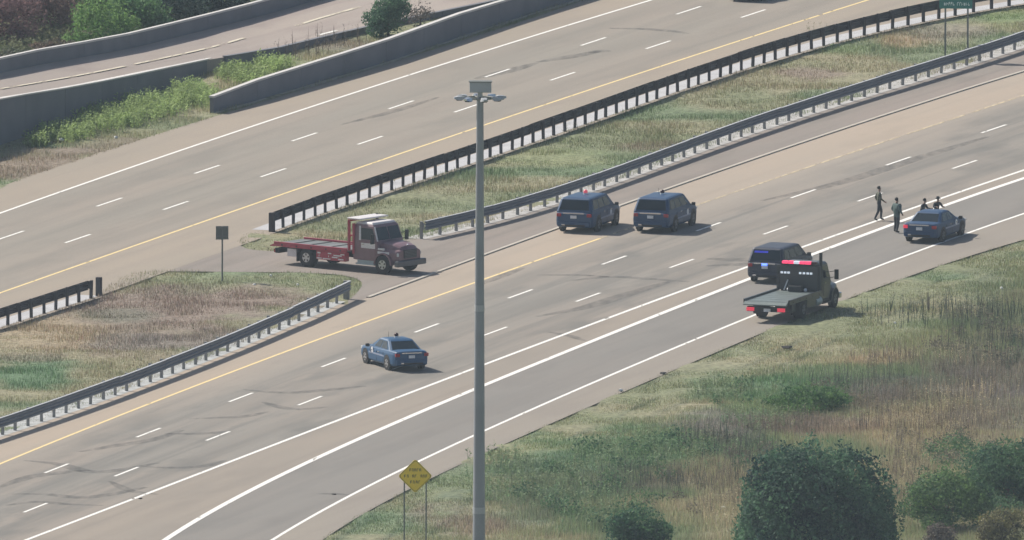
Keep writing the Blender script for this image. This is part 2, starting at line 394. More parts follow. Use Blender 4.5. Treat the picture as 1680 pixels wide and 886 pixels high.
def poly_sheet(name, pts, z, m, q=QL):
    """flat polygon out of picture points; UV in road metres"""
    P = [at(x, y) for x, y in pts]
    bm = bmesh.new(); vs = [bm.verts.new((p.x, p.y, z)) for p in P]; f = bm.faces.new(vs); f.normal_update()
    if f.normal.z < 0: f.normal_flip()
    bmesh.ops.triangulate(bm, faces=[f]); me = bpy.data.meshes.new(name); bm.to_mesh(me); bm.free(); me.materials.append(m)
    co = np.zeros(len(me.vertices)*3); me.vertices.foreach_get('co', co); co = co.reshape(-1, 3)
    s_, o_ = arc_inv(co[:, 0], co[:, 1], q); li = np.zeros(len(me.loops), int); me.loops.foreach_get('vertex_index', li)
    uv = me.uv_layers.new(name='road'); uv.data.foreach_set('uv', np.stack([s_[li], o_[li]], 1).astype(np.float32).ravel())
    o = link_mesh(name, me); o['kind'] = 'structure'; return o
def smooth_pts(pts, n=6):
    P = [Vector((*p, 0)) for p in pts]; out = []
    for i in range(len(P)-1):
        p0 = P[max(i-1, 0)]; p1 = P[i]; p2 = P[i+1]; p3 = P[min(i+2, len(P)-1)]
        for k in range(n):
            t = k/n; out.append(0.5*((2*p1)+(p2-p0)*t+(2*p0-5*p1+4*p2-p3)*t*t+(3*p1-p0-3*p2+p3)*t**3))
    out.append(P[-1]); return [(p.x, p.y) for p in out]
EDGE_S = smooth_pts([(168,480),(190,460),(217,450),(254,446),(330,446),(420,447),(500,448),(560,452),(592,462),(588,478),(571,493)])
EDGE_N = smooth_pts([(700,391),(660,399),(600,409),(520,414),(440,412),(405,408),(387,396),(398,384),(425,376),(447,372)])
poly_sheet('crossover', EDGE_S + [(571,505),(640,480),(760,433),(840,403),(840,362),(779,379)] + EDGE_N + [(447,340),(168,440)], 0.014, M['cross'])

# painted lines: parts of the painted roadway
def ribbon_line(name, ln, s0, s1, wid, m, parent, z=0.026, step=3.0):
    o = strip(name, ln, ln, s0, s1, z, m, step=step, da=wid/2, db=-wid/2, n=2, parent=parent, kind=None); return o
mk = empty('lane_markings', (0, 0, 0)); mk['kind'] = 'structure'
ribbon_line('edge_line', L_white, -120, 260, 0.19, M['white'], mk)
ribbon_line('yellow_edge_line', L_yelU, -120, 260, 0.17, M['yellow'], mk)
sA = s_at(QL, 985, 392); sB = s_at(QL, 1250, 303)
ribbon_line('yellow_edge_line', L_yelL, -120, sA, 0.18, M['yellow'], mk)
ribbon_line('yellow_edge_line', L_yelL, sA, 300, 0.18, M['yellow_old'], mk)
ribbon_line('edge_line', L_w1, -120, 300, 0.23, M['white'], mk)
t2 = s_at(QL, 640, 695)
ribbon_line('edge_line', L_w2, -120, 300, 0.33, M['white'], mk)
ribbon_line('edge_line', L_w3, -120, 300, 0.20, M['white'], mk)
def dash(q, off, s0, ln=3.9, wid=0.16):
    t = np.linspace(s0, s0+ln, 3); a = arc(t, off+wid/2, q); b = arc(t, off-wid/2, q); z = 0.026
    V = [(a[0][i], a[1][i], z) for i in range(3)] + [(b[0][i], b[1][i], z) for i in range(3)]
    MB().add(V, [(0,3,4,1),(1,4,5,2)]).build('lane_dash', M['white'], mk)
P_ = 15.24
for n_ in range(-3, 15):
    dash(QL, 0, n_*P_ - 1.95); dash(QL, -3.66, n_*P_ - 15.461+0*P_ - 1.95 + 0.0)
    dash(QU, 0, n_*P_ - 1.95); dash(QU, -3.66, n_*P_ - 15.471 - 1.95)
# tyre marks
def skid(pts, wid):
    P = smooth_pts(pts, 5); W = [at(*p) for p in P]; V = []; n = len(W)
    for i, p in enumerate(W):
        d = (W[min(i+1, n-1)]-W[max(i-1, 0)]); nn = Vector((-d.y, d.x, 0)).normalized()
        ww = wid*(0.25+0.75*math.sin(math.pi*min(max(i/(n-1), .02), .98)))/2
        V += [(p+nn*ww).to_tuple()[:2]+(0.0232,), (p-nn*ww).to_tuple()[:2]+(0.0232,)]
    mb = MB(); mb.add(V, [(2*i+1, 2*i+3, 2*i+2, 2*i) for i in range(n-1)]); o = mb.build('tyre_mark', M['skid'], mk)
for pts, wd in [([(1000,47),(1050,48),(1095,51),(1130,56)],.45), ([(930,462),(1000,455),(1060,458),(1130,463)],.45), ([(880,452),(950,452),(1000,455)],.35),
    ([(40,756),(95,762),(150,775),(200,771),(260,760)],.5), ([(0,800),(50,783),(110,775),(150,772)],.5), ([(20,811),(80,812),(130,817),(180,812),(240,800)],.5),
    ([(130,742),(190,732),(250,722),(300,706)],.45), ([(230,765),(270,768),(330,766),(370,756)],.4), ([(310,688),(360,686),(400,684),(440,676)],.4),
    ([(270,712),(330,712),(380,708)],.45), ([(10,830),(60,824),(110,828),(170,830)],.4), ([(180,790),(215,806),(260,812)],.35),
    ([(400,640),(470,645),(540,640),(600,634)],.45), ([(430,660),(480,672),(540,668)],.4), ([(860,440),(820,455),(780,470)],.3),
    ([(1160,425),(1220,427),(1290,423),(1350,413)],.9), ([(1160,437),(1240,433),(1300,426)],.7), ([(880,520),(960,505),(1040,480),(1100,462)],.5),
    ([(900,545),(935,552),(960,560)],.3), ([(960,88),(990,84),(1000,83)],.5), ([(880,103),(940,93),(985,84)],.5), ([(520,811),(550,811),(572,813)],.35),
    ([(780,130),(830,118),(880,104)],.5), ([(1250,330),(1380,300),(1500,262),(1620,225)],.5),
    ([(560,205),(640,185),(720,160)],.3)]:
    skid(pts, wd*1.9)

# ------------------------------------------------------------------ where things grow
def inpoly(px, py, poly):
    poly = np.array(poly, float); inside = np.zeros(len(px), bool); j = len(poly)-1
    for i in range(len(poly)):
        xi, yi = poly[i]; xj, yj = poly[j]
        c = ((yi > py) != (yj > py)) & (px < (xj-xi)*(py-yi)/(yj-yi+1e-12)+xi); inside ^= c; j = i
    return inside
def line_px(ln, s0, s1, d=0.0, n=40):
    t = np.linspace(s0, s1, n); x, y = ln.pt(t, d); a, b = proj(x, y); return list(zip(a, b))
G1 = EDGE_N[::-1][6:-1] + [] 
railU_px = line_px(L_railU, s_u0, 420, -0.1); railL_px = line_px(L_railL, s_at(QL, 690, 391), 420, 0.15)
G1 = [(390,397),(400,385),(425,379)] + railU_px + railL_px[::-1] + [(660,400),(600,410),(520,415),(440,413),(405,409)]
railUL_px = line_px(L_railUL, -150, s_ul1, -0.1); railLL_px = line_px(L_railLL, -150, s_at(QL, 568, 491), 0.2)
G2 = railUL_px + EDGE_S + railLL_px[::-1]
G3 = line_px(L_edge, -150, 420, 0.18, 80) + [(6000, 900), (3000, 3000), (-800, 3000)]
farU_px = line_px(L_farU, -150, 420, -0.15)
W2_BASE = [(-300,322),(0,243),(60,225),(120,205),(200,178),(340,118),(420,96),(505,75),(589,55),(700,31),(860,4),(1000,-30)]
G4 = farU_px + W2_BASE[::-1]
G5 = [(-600,-2500),(-600,230),(0,135),(210,92),(420,38),(552,0),(900,-80),(1700,-500),(1700,-2500)]
class VN:
    """value noise on a big wrapped grid"""
    def __init__(s, seed): s.g = np.random.default_rng(seed).random((256, 256))
    def __call__(s, x, y, sc):
        x = x/sc + 1000.3; y = y/sc + 1000.7; i = np.floor(x).astype(int); j = np.floor(y).astype(int); u = x-i; v = y-j
        u = u*u*(3-2*u); v = v*v*(3-2*v); g = s.g; i0, i1, j0, j1 = i % 256, (i+1) % 256, j % 256, (j+1) % 256
        return (g[i0, j0]*(1-u)+g[i1, j0]*u)*(1-v) + (g[i0, j1]*(1-u)+g[i1, j1]*u)*v
n1, n2, n3 = VN(1), VN(2), VN(3)
DRY = np.array((.285,.260,.165)); TAN = np.array((.36,.29,.19)); OLV = np.array((.200,.215,.120)); GRN = np.array((.110,.185,.095))
BRN = np.array((.245,.190,.152)); MAU = np.array((.200,.180,.160)); LIM = np.array((.20,.26,.10)); DGR = np.array((.080,.130,.085)); REDB = np.array((.21,.155,.135))
BLOBS = [  # picture x, y, rx, ry, colour, strength
 (230,520,260,62,BRN,.85),(330,500,200,40,MAU,.45),(60,610,85,26,GRN,.95),(60,585,60,10,BRN,.5),(300,505,160,34,BRN,.85),(80,548,120,26,TAN,.7),(200,520,60,14,DGR,.35),(370,458,200,9,OLV,.8),(500,470,90,12,OLV,.7),
 (560,470,30,12,OLV,.8),(420,480,80,20,BRN,.6),(215,560,60,16,MAU,.6),(330,560,90,16,MAU,.5),
 (520,385,80,6,TAN,.6),(560,372,60,9,OLV,.6),(700,330,160,22,OLV,.7),(760,290,120,12,GRN,.35),(900,255,90,18,LIM,.3),(1000,225,120,12,OLV,.6),(1100,210,70,10,DRY,.4),
 (1250,130,70,14,DRY,.6),(1340,120,60,10,BRN,.8),(1390,80,60,9,LIM,.35),(1480,70,55,9,TAN,.85),(1560,55,60,14,MAU,.5),(1650,30,40,14,LIM,.5),(1080,240,80,6,BRN,.5),(1200,160,80,10,OLV,.5),
 (40,270,120,26,BRN,.8),(200,240,80,15,BRN,.6),(200,205,120,12,OLV,.7),(300,165,60,14,LIM,.5),(400,105,90,10,OLV,.7),(470,110,60,12,LIM,.3),(560,75,80,12,BRN,.7),
 (1420,480,200,18,OLV,.9),(1560,430,140,14,OLV,.8),(1300,535,120,14,OLV,.85),(1230,600,110,16,DRY,.4),(1100,640,100,14,OLV,.8),(960,690,110,14,OLV,.8),(880,730,90,22,LIM,.25),(740,800,90,26,OLV,.5),
 (1330,648,110,26,GRN,.95),(1250,665,60,16,LIM,.3),(1190,640,60,20,GRN,.5),(1080,735,200,34,GRN,.75),(950,790,160,40,DGR,.55),(870,830,90,30,DGR,.5),(1100,790,60,20,BRN,.5),
 (1190,700,80,24,MAU,.85),(1330,700,120,14,REDB,.75),(1430,655,90,22,MAU,.85),(1560,640,130,30,MAU,.75),(1620,600,120,40,MAU,.6),(1520,700,120,34,TAN,.5),(1640,680,80,40,MAU,.6),
 (1460,590,70,12,TAN,.8),(1530,590,60,10,OLV,.6),(1180,810,60,40,DRY,.7),(1220,850,70,30,DRY,.6),(1480,800,30,80,DRY,.6),(1590,860,60,30,DRY,.7),(760,860,60,26,BRN,.6),(690,845,30,18,BRN,.55),
 (1000,850,80,30,GRN,.6),(640,860,70,22,GRN,.4),(1560,540,160,26,OLV,.4),(1650,520,90,60,DGR,.3),(1500,630,60,20,DGR,.3)]
def tint_at(x, y, base=None):
    px, py = proj(x, y)
    g3 = py > 1e9
    t = n1(x, y, 7.0)*.5 + n2(x, y, 2.6)*.3 + n3(x, y, 1.0)*.2
    t = np.clip((t-.32)/.36, 0, 1)[:, None]
    c = OLV*(1-t) + DRY*t
    k = np.clip((n2(x+77, y-31, 5.0)-.55)/.25, 0, 1)[:, None]*.6; c = c*(1-k) + GRN*k
    sL_, oL_ = arc_inv(x, y, QL); dE = L_edge.off(sL_) - oL_
    for d0, wd_, st_ in ((.30,.28,.45),(2.5,.22,.55),(4.3,.20,.45)):
        kk = (np.exp(-((dE-d0-(n1(x, y, 14.0)-.5)*1.2)/wd_)**2)*st_*np.clip(n2(x, y, 6.0)*2-.3, 0, 1))[:, None]; c = c*(1-kk) + DGR*.6*kk
    wob = (n1(x-40, y+9, 3.0)-.5)*.9 + (n3(x+5, y, 1.1)-.5)*.6
    for bx, by, rx, ry, col, st in BLOBS:
        d = np.sqrt(((px-bx)/rx)**2 + ((py-by)/ry)**2) + wob
        kk = (np.clip((1.25-d)/.6, 0, 1)*st)[:, None]; c = c*(1-kk) + col*kk
    return c, px, py
# the ground: one sheet to the horizon, finer where the picture looks
gx = np.concatenate([[-9000,-3000,-900,-300,-120,-60], np.arange(-34, 34.1, .34), [60,120,300,900,3000,9000]])
gy = np.concatenate([[-9000,-5000,-3400,-1500,-600,-260], np.arange(-150, 150.1, 1.3), [260,600,1500,3400,9000]])
GX, GY = np.meshgrid(gx, gy, indexing='ij'); fx, fy = GX.ravel(), GY.ravel()
tc_, px_, py_ = tint_at(fx, fy)
green = inpoly(px_, py_, G1) | inpoly(px_, py_, G2) | inpoly(px_, py_, G3) | inpoly(px_, py_, G4)
rel = (n1(fx, fy, 2.3)-.5)*.14 + (n2(fx, fy, .9)-.5)*.10
fz = np.where(green, -0.015 + np.clip(rel, -.06, 0.06), -0.035)
near = np.abs(fx) < 40
fz = np.where(near, fz, -0.035)
a_, b_ = len(gx), len(gy); ii, jj = np.meshgrid(np.arange(a_-1), np.arange(b_-1), indexing='ij'); i0 = (ii*b_+jj).ravel()
FG = np.stack([i0, i0+b_, i0+b_+1, i0+1], 1)
gm = leafmat('verge_soil_and_thatch', trans=0.0)
_t = gm.node_tree; _b = _t.nodes['Principled BSDF']; _a = [n for n in _t.nodes if n.type == 'VERTEX_COLOR'][0]
_tc = N(_t, 'ShaderNodeTexCoord'); _no = N(_t, 'ShaderNodeTexNoise'); _no.inputs['Scale'].default_value = 3.0; _no.inputs['Detail'].default_value = 8
_t.links.new(_tc.outputs['Object'], _no.inputs[0]); _r = N(_t, 'ShaderNodeMapRange'); _r.inputs[3].default_value = .55; _r.inputs[4].default_value = 1.35; _r.inputs[1].default_value = .3; _r.inputs[2].default_value = .7
_t.links.new(_no.outputs[0], _r.inputs[0]); _m = N(_t, 'ShaderNodeMix', data_type='RGBA', blend_type='MULTIPLY'); _m.inputs[0].default_value = 1.0
_t.links.new(_a.outputs[0], _m.inputs[6]); _t.links.new(_r.outputs[0], _m.inputs[7]); _t.links.new(_m.outputs[2], _b.inputs['Base Color'])
gnd = soup('ground', np.stack([fx, fy, fz], 1), FG, gm, color=tc_*1.05); gnd['kind'] = 'structure'
for p_ in gnd.data.polygons: pass

def scatter(poly, density, bbox=None, pxmin=-60, pxmax=1740, pymin=-60, pymax=960):
    P = np.array(poly, float); x0, x1 = max(P[:, 0].min(), pxmin), min(P[:, 0].max(), pxmax); y0, y1 = max(P[:, 1].min(), pymin), min(P[:, 1].max(), pymax)
    cx, cy = atn([x0, x1, x0, x1], [y0, y0, y1, y1]); X0, X1, Y0, Y1 = cx.min(), cx.max(), cy.min(), cy.max()
    n = int((X1-X0)*(Y1-Y0)*density); x = rng.uniform(X0, X1, n); y = rng.uniform(Y0, Y1, n); a, b = proj(x, y)
    k = inpoly(a, b, poly) & (a > x0-5) & (a < x1+5) & (b > y0-5) & (b < y1+5); return x[k], y[k], a[k], b[k]
def blades(name, polys, density, hfun, wid, lean=0.35, tone=1.0, keep=None, bright=(.7, 1.35), parent=None, lab=None, cat='grass'):
    X, Y, A, B = [], [], [], []
    for p in polys:
        x, y, a, b = scatter(p, density); X.append(x); Y.append(y); A.append(a); B.append(b)
    x, y, a, b = map(np.concatenate, (X, Y, A, B))
    if keep is not None: k = keep(x, y, a, b); x, y, a, b = x[k], y[k], a[k], b[k]
    n = len(x); h = hfun(x, y, a, b)*rng.uniform(.55, 1.3, n); az = rng.uniform(0, 2*np.pi, n); ln = rng.uniform(0, lean, n)*h; la = rng.uniform(0, 2*np.pi, n)
    ww = wid*rng.uniform(.6, 1.4, n)/2; dx, dy = np.cos(az)*ww, np.sin(az)*ww; z0 = np.full(n, -.06)
    V = np.stack([np.stack([x-dx, y-dy, z0], 1), np.stack([x+dx, y+dy, z0], 1), np.stack([x+np.cos(la)*ln+dx*.25, y+np.sin(la)*ln+dy*.25, h], 1)], 1).reshape(-1, 3)
    c = tint_at(x, y)[0]*1.42*tone*rng.uniform(bright[0], bright[1], n)[:, None]*(1+rng.normal(0, .06, (n, 3)))
    c = np.repeat(np.clip(c, .01, .8), 3, 0)
    o = soup(name, V, np.arange(n*3).reshape(-1, 3), M['blade'], color=c)
    o['kind'] = 'stuff'; tag(o, lab, cat); return o
def h_med(x, y, a, b): return .07 + .16*np.clip(n2(x, y, 2.0)*1.6-.5, 0, 1)
def h_fore(x, y, a, b):
    s_, o_ = arc_inv(x, y, QL); d = L_edge.off(s_) - o_
    return np.clip(.06 + np.clip(d-2.0, 0, 9)*.035, .06, .36)*(.5+1.0*n2(x, y, 2.2))
blades('median_grass', [G1], 75, h_med, .035, tone=.84, lab='patchy green and straw grass of the median beyond the crossover', cat='grass')
blades('median_grass', [G2], 75, h_med, .035, tone=.86, lab='dry brown grass of the median in front of the crossover', cat='grass')
blades('roadside_grass', [G3], 95, h_fore, .04, lab='rough green and brown grass on the near roadside bank', cat='grass')
blades('verge_grass', [G4], 70, h_med, .035, lab='dusty brown verge grass below the ramp walls', cat='grass')

# taller weeds: single stalks with short side leaves
def weeds(name, x, y, hh, col, lab, leaves=8, lw=.05, ll=.16, spread=.10):
    n = len(x); h = hh*rng.uniform(.6, 1.25, n); lean = rng.normal(0, .10, (n, 2))*h[:, None]
    Vs = []; Cs = []
    sw = .012 + .012*h
    base = np.stack([x, y, np.full(n, -.05)], 1); top = np.stack([x+lean[:, 0], y+lean[:, 1], h], 1)
    az = rng.uniform(0, 2*np.pi, n); d = np.stack([np.cos(az)*sw, np.sin(az)*sw, 0*az], 1)
    Vs.append(np.stack([base-d, base+d, top], 1)); Cs.append(col*.8)
    for k in range(leaves):
        f = rng.uniform(.15, 1.0, n)[:, None]; p = base*(1-f)+top*f; a = rng.uniform(0, 2*np.pi, n)
        L_ = ll*rng.uniform(.5, 1.4, n)*(1.2-.5*f[:, 0]); up = rng.uniform(-.3, .9, n)
        tip = p + np.stack([np.cos(a)*L_, np.sin(a)*L_, up*L_], 1) + rng.normal(0, spread*.3, (n, 3))
        pw = np.stack([-np.sin(a), np.cos(a), 0*a], 1)*lw*.5*rng.uniform(.7, 1.3, n)[:, None]
        mid = p*.5+tip*.5
        Vs.append(np.stack([p, mid-pw+[0, 0, .01], tip], 1)); Cs.append(col*rng.uniform(.75, 1.3, n)[:, None])
        Vs.append(np.stack([p, tip, mid+pw], 1)); Cs.append(col*rng.uniform(.75, 1.3, n)[:, None])
    V = np.concatenate(Vs).reshape(-1, 3); C = np.repeat(np.clip(np.concatenate(Cs), .008, .9), 3, 0)
    o = soup(name, V, np.arange(len(V)).reshape(-1, 3), M['blade'], color=C); o['kind'] = 'stuff'; tag(o, lab, 'weeds'); return o
def weed_patch(name, rects, dens, hh, lab, colf=None, **kw):
    X, Y = [], []
    for (bx, by, rx, ry) in rects:
        p = [(bx+rx*math.cos(t), by+ry*math.sin(t)) for t in np.linspace(0, 2*math.pi, 24)[:-1]]
        x, y, a, b = scatter(p, dens); k = rng.random(len(x)) < np.clip(1.6-1.5*(((a-bx)/rx)**2+((b-by)/ry)**2)-.9*n3(x, y, .9), 0, 1); X.append(x[k]); Y.append(y[k])
    x, y = np.concatenate(X), np.concatenate(Y); c = tint_at(x, y)[0] if colf is None else colf(x, y)
    return weeds(name, x, y, hh, c*rng.uniform(.75, 1.25, len(x))[:, None], lab, **kw)
def cmix(a, b): return lambda x, y: a[None, :]*(1-n3(x, y, 1.1)[:, None]) + b[None, :]*n3(x, y, 1.1)[:, None]
weed_patch('tall_weeds', [(1330,655,120,24),(1190,645,70,24),(1090,745,200,40),(900,800,170,50),(1010,850,100,40),(1250,690,90,26),(820,760,60,24)], 9, .55, 'green leafy weeds on the near bank around the tall light pole', colf=cmix(GRN*1.5, OLV*1.2), lw=.07)
weed_patch('dry_weeds', [(1540,690,150,50),(1600,620,130,50),(1450,660,90,30),(1200,800,90,60),(1490,790,50,90),(1340,705,150,22),(1460,595,90,20)], 9, .8, 'tall straw coloured weed stalks above the dark round tree', colf=cmix(TAN*.9, MAU*.85), leaves=6, lw=.035, ll=.12)
weed_patch('dark_weeds', [(1640,560,110,70),(1560,520,170,26),(1180,735,90,36),(1400,640,120,24),(1060,800,140,30),(1230,760,60,50)], 5, 1.0, 'dull purple brown weed stalks mixed among the bank grass', colf=cmix(MAU*.75, DGR), leaves=7, lw=.04, ll=.13)
weed_patch('seed_heads', [(1600,655,100,20),(1530,655,40,16),(1560,690,110,26),(1480,705,80,22),(1200,845,70,40),(1600,600,100,20),(1500,780,40,80)], 3.0, .95, 'pale seed heads standing out of the dry weeds', colf=cmix(TAN*1.9, DRY*1.7), leaves=6, lw=.05, ll=.07)
weed_patch('goldenrod', [(110,222,60,15),(180,200,80,20),(250,180,75,22),(320,160,50,22),(400,128,60,16),(450,112,40,10),(60,238,30,7)], 34, .62, 'bright yellow green weeds crowding the foot of the ramp wall', colf=cmix(LIM*2.0, LIM*1.3), leaves=9, lw=.075, ll=.17)
weed_patch('dry_stalks', [(480,95,60,12),(560,70,60,10),(520,84,50,10)], 4, .9, 'dead brown stalks between the ramp edge and the barrier', colf=cmix(BRN*.6, MAU*.7), leaves=5, lw=.03)
weed_patch('rail_weeds', [(400,545,60,6),(250,600,60,5),(480,505,40,5),(640,300,40,4),(745,262,30,3),(950,215,60,4),(1340,50,60,4),(330,538,40,6)], 2.5, .4, 'sparse weeds poking up beside the guardrails', colf=cmix(OLV, DRY), lw=.04)

# ------------------------------------------------------------------ shrubs and trees
def crown_mesh(name, lobes, count, size, cols, parent=None, seed=0, shell=0.55):
    """leaf-sized faces filling the lobes (cx,cy,cz,rx,ry,rz) with clumps and gaps"""
    g = np.random.default_rng(seed); L_ = np.array(lobes, float); vol = L_[:, 3]*L_[:, 4]*L_[:, 5]; pick = g.choice(len(L_), count, p=vol**.67/np.sum(vol**.67))
    d = g.normal(0, 1, (count, 3)); d /= np.linalg.norm(d, axis=1)[:, None]; r = g.random(count)**shell*.0 + (shell + (1-shell)*g.random(count)**.6)
    inner = g.random(count) < .25; r[inner] *= g.random(inner.sum())
    cl = (n1(d[:, 0]*3+pick*7, d[:, 1]*3+d[:, 2]*4, .55)-.5)*.42; r = r*(1+cl)
    c = L_[pick, :3] + d*L_[pick, 3:6]*r[:, None]
    c[:, 2] = np.maximum(c[:, 2], .05)
    nn = d + g.normal(0, .8, (count, 3)); nn /= np.linalg.norm(nn, axis=1)[:, None]
    t = np.cross(nn, g.normal(0, 1, (count, 3))); t /= np.linalg.norm(t, axis=1)[:, None]; b = np.cross(nn, t)
    s = size*g.uniform(.6, 1.4, count)[:, None]; V = np.stack([c-t*s*.5, c+b*s*.32, c+t*s*.5, c-b*s*.32], 1).reshape(-1, 3)
    k = g.random(count)[:, None]; cm = np.clip(n2(c[:, 0]+c[:, 2], c[:, 1]-c[:, 2]*.7, size*6)*1.5-.25, 0, 1)[:, None]
    col = np.array(cols[0])*(1-cm) + np.array(cols[1])*cm; col = col*(.65+.7*k)
    return soup(name, V, np.arange(count*4).reshape(-1, 4), M['leaf'], color=np.repeat(col, 4, 0), parent=parent)
def limbs(base, H, r, lobes, parent, name='trunk'):
    mb = MB(); fork = Vector((0, 0, H*.28)); mb.tube((0, 0, -.1), fork, r, r*.75, 9)
    for lb in lobes[:6]:
        tgt = Vector(lb[:3]); mid = fork.lerp(tgt, .5)+Vector((0, 0, -.1*H))
        mb.tube(fork, mid, r*.5, r*.32, 7, cap=False); mb.tube(mid, tgt, r*.32, r*.08, 6, cap=False)
    return mb.build(name, M['bark'], parent, smooth=True)
def plant(name, px, py, H, W, cols, count, size, label, cat, seed, nl=7, depth=None, trunk=True, low=.3, group=None, zb=0.0, shell=.55, full=False):
    g = random.Random(seed); b = at(px, py, zb); o = empty(name, b); tag(o, label, cat, group); depth = depth or W
    lobes = [(0, 0, H*(low+.5*(1-low)), W*.40, depth*.40, H*(1-low)*.46)]
    for i in range(nl):
        a = 2*math.pi*i/nl + g.uniform(-.3, .3); e = g.uniform(.1, .95); rr = math.cos((e-.35)*1.5)
        lobes.append((math.cos(a)*W*.30*rr, math.sin(a)*depth*.30*rr, H*(low+(1-low)*e*.80), W*g.uniform(.16, .25), depth*g.uniform(.16, .25), H*(1-low)*g.uniform(.15, .24)))
    if full: lobes = [(0, 0, H*.52, W*.48, depth*.47, H*.46), (0, 0, H*.36, W*.50, depth*.49, H*.38), (W*.20, 0, H*.66, W*.29, depth*.3, H*.27), (-W*.17, 0, H*.68, W*.29, depth*.3, H*.27), (W*.30, 0, H*.42, W*.21, depth*.3, H*.34), (-W*.30, 0, H*.40, W*.21, depth*.3, H*.34)] + [(l[0]*1.12, l[1]*1.12, l[2], l[3]*.8, l[4]*.8, l[5]*.8) for l in lobes[1:]]
    crown_mesh('crown', lobes, count, size, cols, o, seed, shell)
    if trunk: limbs(b, H, max(.03, W*.03), lobes, o)
    else: limbs(b, H, .03, lobes, o, 'stems')
    return o
# dark round tree at the lower right
plant('round_tree', 1337, 1010, 8.6, 7.9, ((.014,.050,.042), (.110,.220,.120)), 78000, .17, 'dark dense round tree at the bottom right of the bank', 'tree', 11, nl=14, low=.04, shell=.80, full=True)  # second leaf colour paints sunlit clumps, the first their bluish shade
plant('shrub', 1258, 930, 4.6, 3.0, ((.05,.11,.055), (.13,.21,.08)), 9000, .15, 'lighter green bush growing against the left side of the dark round tree', 'shrub', 12, low=.05)
plant('shrub', 1045, 925, 3.0, 3.9, ((.035,.10,.065), (.08,.17,.08)), 8000, .15, 'low green bush at the bottom edge between the light pole and the dark tree', 'shrub', 13, low=.03)
plant('shrub', 1555, 868, 3.2, 5.2, ((.06,.13,.07), (.13,.22,.08)), 12000, .14, 'green bush just right of the dark round tree', 'shrub', 14, low=.03)
plant('shrub', 1652, 830, 3.5, 5.0, ((.045,.12,.08), (.10,.19,.09)), 12000, .14, 'bluish green bush at the lower right corner of the view', 'shrub', 15, low=.03)
plant('shrub', 1645, 905, 2.3, 3.0, ((.10,.095,.06), (.20,.19,.08)), 5000, .12, 'brownish olive bush in front of the bluish corner bush', 'shrub', 25, low=.03)
plant('shrub', 1545, 925, 2.1, 2.2, ((.11,.10,.09), (.17,.14,.12)), 3600, .11, 'half dead grey bush at the bottom edge right of the dark tree', 'shrub', 26, low=.03)
plant('shrub', 1330, 672, 1.3, 4.6, ((.06,.14,.06), (.12,.22,.075)), 6000, .13, 'flat light green bramble in the middle of the near bank', 'shrub', 16, low=.0, trunk=False, depth=6)
def brush(name, patches, per_m2, size, cols, label, seed, hmax=.9):
    g = np.random.default_rng(seed); lob = []
    for (bx, by, rx, ry, hh) in patches:
        p = [(bx+rx*math.cos(t), by+ry*math.sin(t)) for t in np.linspace(0, 2*math.pi, 20)[:-1]]
        x, y, a, b = scatter(p, .16)
        for i in range(len(x)):
            q = hh*g.uniform(.4, 1.2); lob.append((x[i], y[i], q*.45, q*g.uniform(.6, 1.3), q*g.uniform(.8, 1.8), q*.6))
    o = crown_mesh(name, lob, int(len(lob)*per_m2), size, cols, None, seed, .45); o['kind'] = 'stuff'; tag(o, label, 'brush'); return o
brush('green_brush', [(1090,760,150,36,.8),(960,830,130,40,.8),(880,780,70,26,.6),(1330,660,100,18,.9),(1600,790,110,60,1.1),(1560,840,90,40,1.0),(1210,650,60,18,.5)], 170, .13, ((.075,.15,.085),(.13,.22,.10)), 'low green brush mounded over the near bank', 61)
brush('dull_brush', [(1190,730,60,30,.7),(1430,660,110,26,.7),(1620,570,90,50,.8),(1250,790,40,50,.8),(1560,740,110,36,.7),(1090,830,70,30,.6)], 130, .11, ((.15,.14,.115),(.21,.19,.14)), 'dull grey brown brush between the green patches on the near bank', 62)
brush('pale_brush', [(1490,700,90,30,.6),(1590,690,90,30,.6),(1205,835,50,40,.6),(1500,590,120,16,.4),(1600,870,70,26,.6)], 60, .09, ((.36,.31,.20),(.48,.43,.28)), 'pale straw seed clusters scattered over the brush right of the dark tree', 63)
# the bush growing behind the concrete barrier
plant('small_tree', 637, 60, 2.45, 2.6, ((.07,.155,.095), (.11,.21,.11)), 6500, .13, 'green bushy tree standing behind the concrete barrier by the ramp', 'tree', 17, low=.02)
plant('shrub', 690, 42, 1.4, 1.8, ((.12,.10,.10), (.17,.15,.13)), 700, .10, 'thin leafless grey brown shrub right of the bushy tree', 'shrub', 18, low=.02, shell=.3)
# beyond the ramp wall
spec = [(10,60,3.0,5.0,((.20,.11,.12),(.28,.17,.17)),'reddish purple shrub in the top left corner'),
 (75,45,3.0,4.5,((.19,.12,.13),(.26,.17,.15)),'wine coloured shrub second from the top left corner'),
 (20,112,1.5,4.0,((.15,.12,.10),(.11,.13,.08)),'low brown brush close behind the left end of the ramp wall'),
 (95,92,1.3,3.6,((.17,.11,.09),(.13,.12,.08)),'low rust brown brush beneath the bright green bush'),
 (165,75,3.3,4.4,((.13,.25,.08),(.20,.33,.10)),'bright green bush behind the ramp wall'),
 (225,58,2.8,4.2,((.08,.18,.08),(.12,.22,.09)),'mid green bush right of the bright green one behind the wall'),
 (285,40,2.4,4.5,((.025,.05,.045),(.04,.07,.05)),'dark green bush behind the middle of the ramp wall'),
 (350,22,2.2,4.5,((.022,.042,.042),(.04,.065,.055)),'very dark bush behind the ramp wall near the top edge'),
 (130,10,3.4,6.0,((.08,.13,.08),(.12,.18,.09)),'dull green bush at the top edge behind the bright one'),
 (230,-15,3.0,6.5,((.04,.075,.05),(.06,.09,.05)),'dark green bush cut by the top edge of the view')]
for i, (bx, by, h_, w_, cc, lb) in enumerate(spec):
    plant('shrub', bx, by+12, h_, w_, cc, 6500, .16, lb, 'shrub', 40+i, low=.0, trunk=False, group='shrubs beyond the ramp wall', shell=.5)
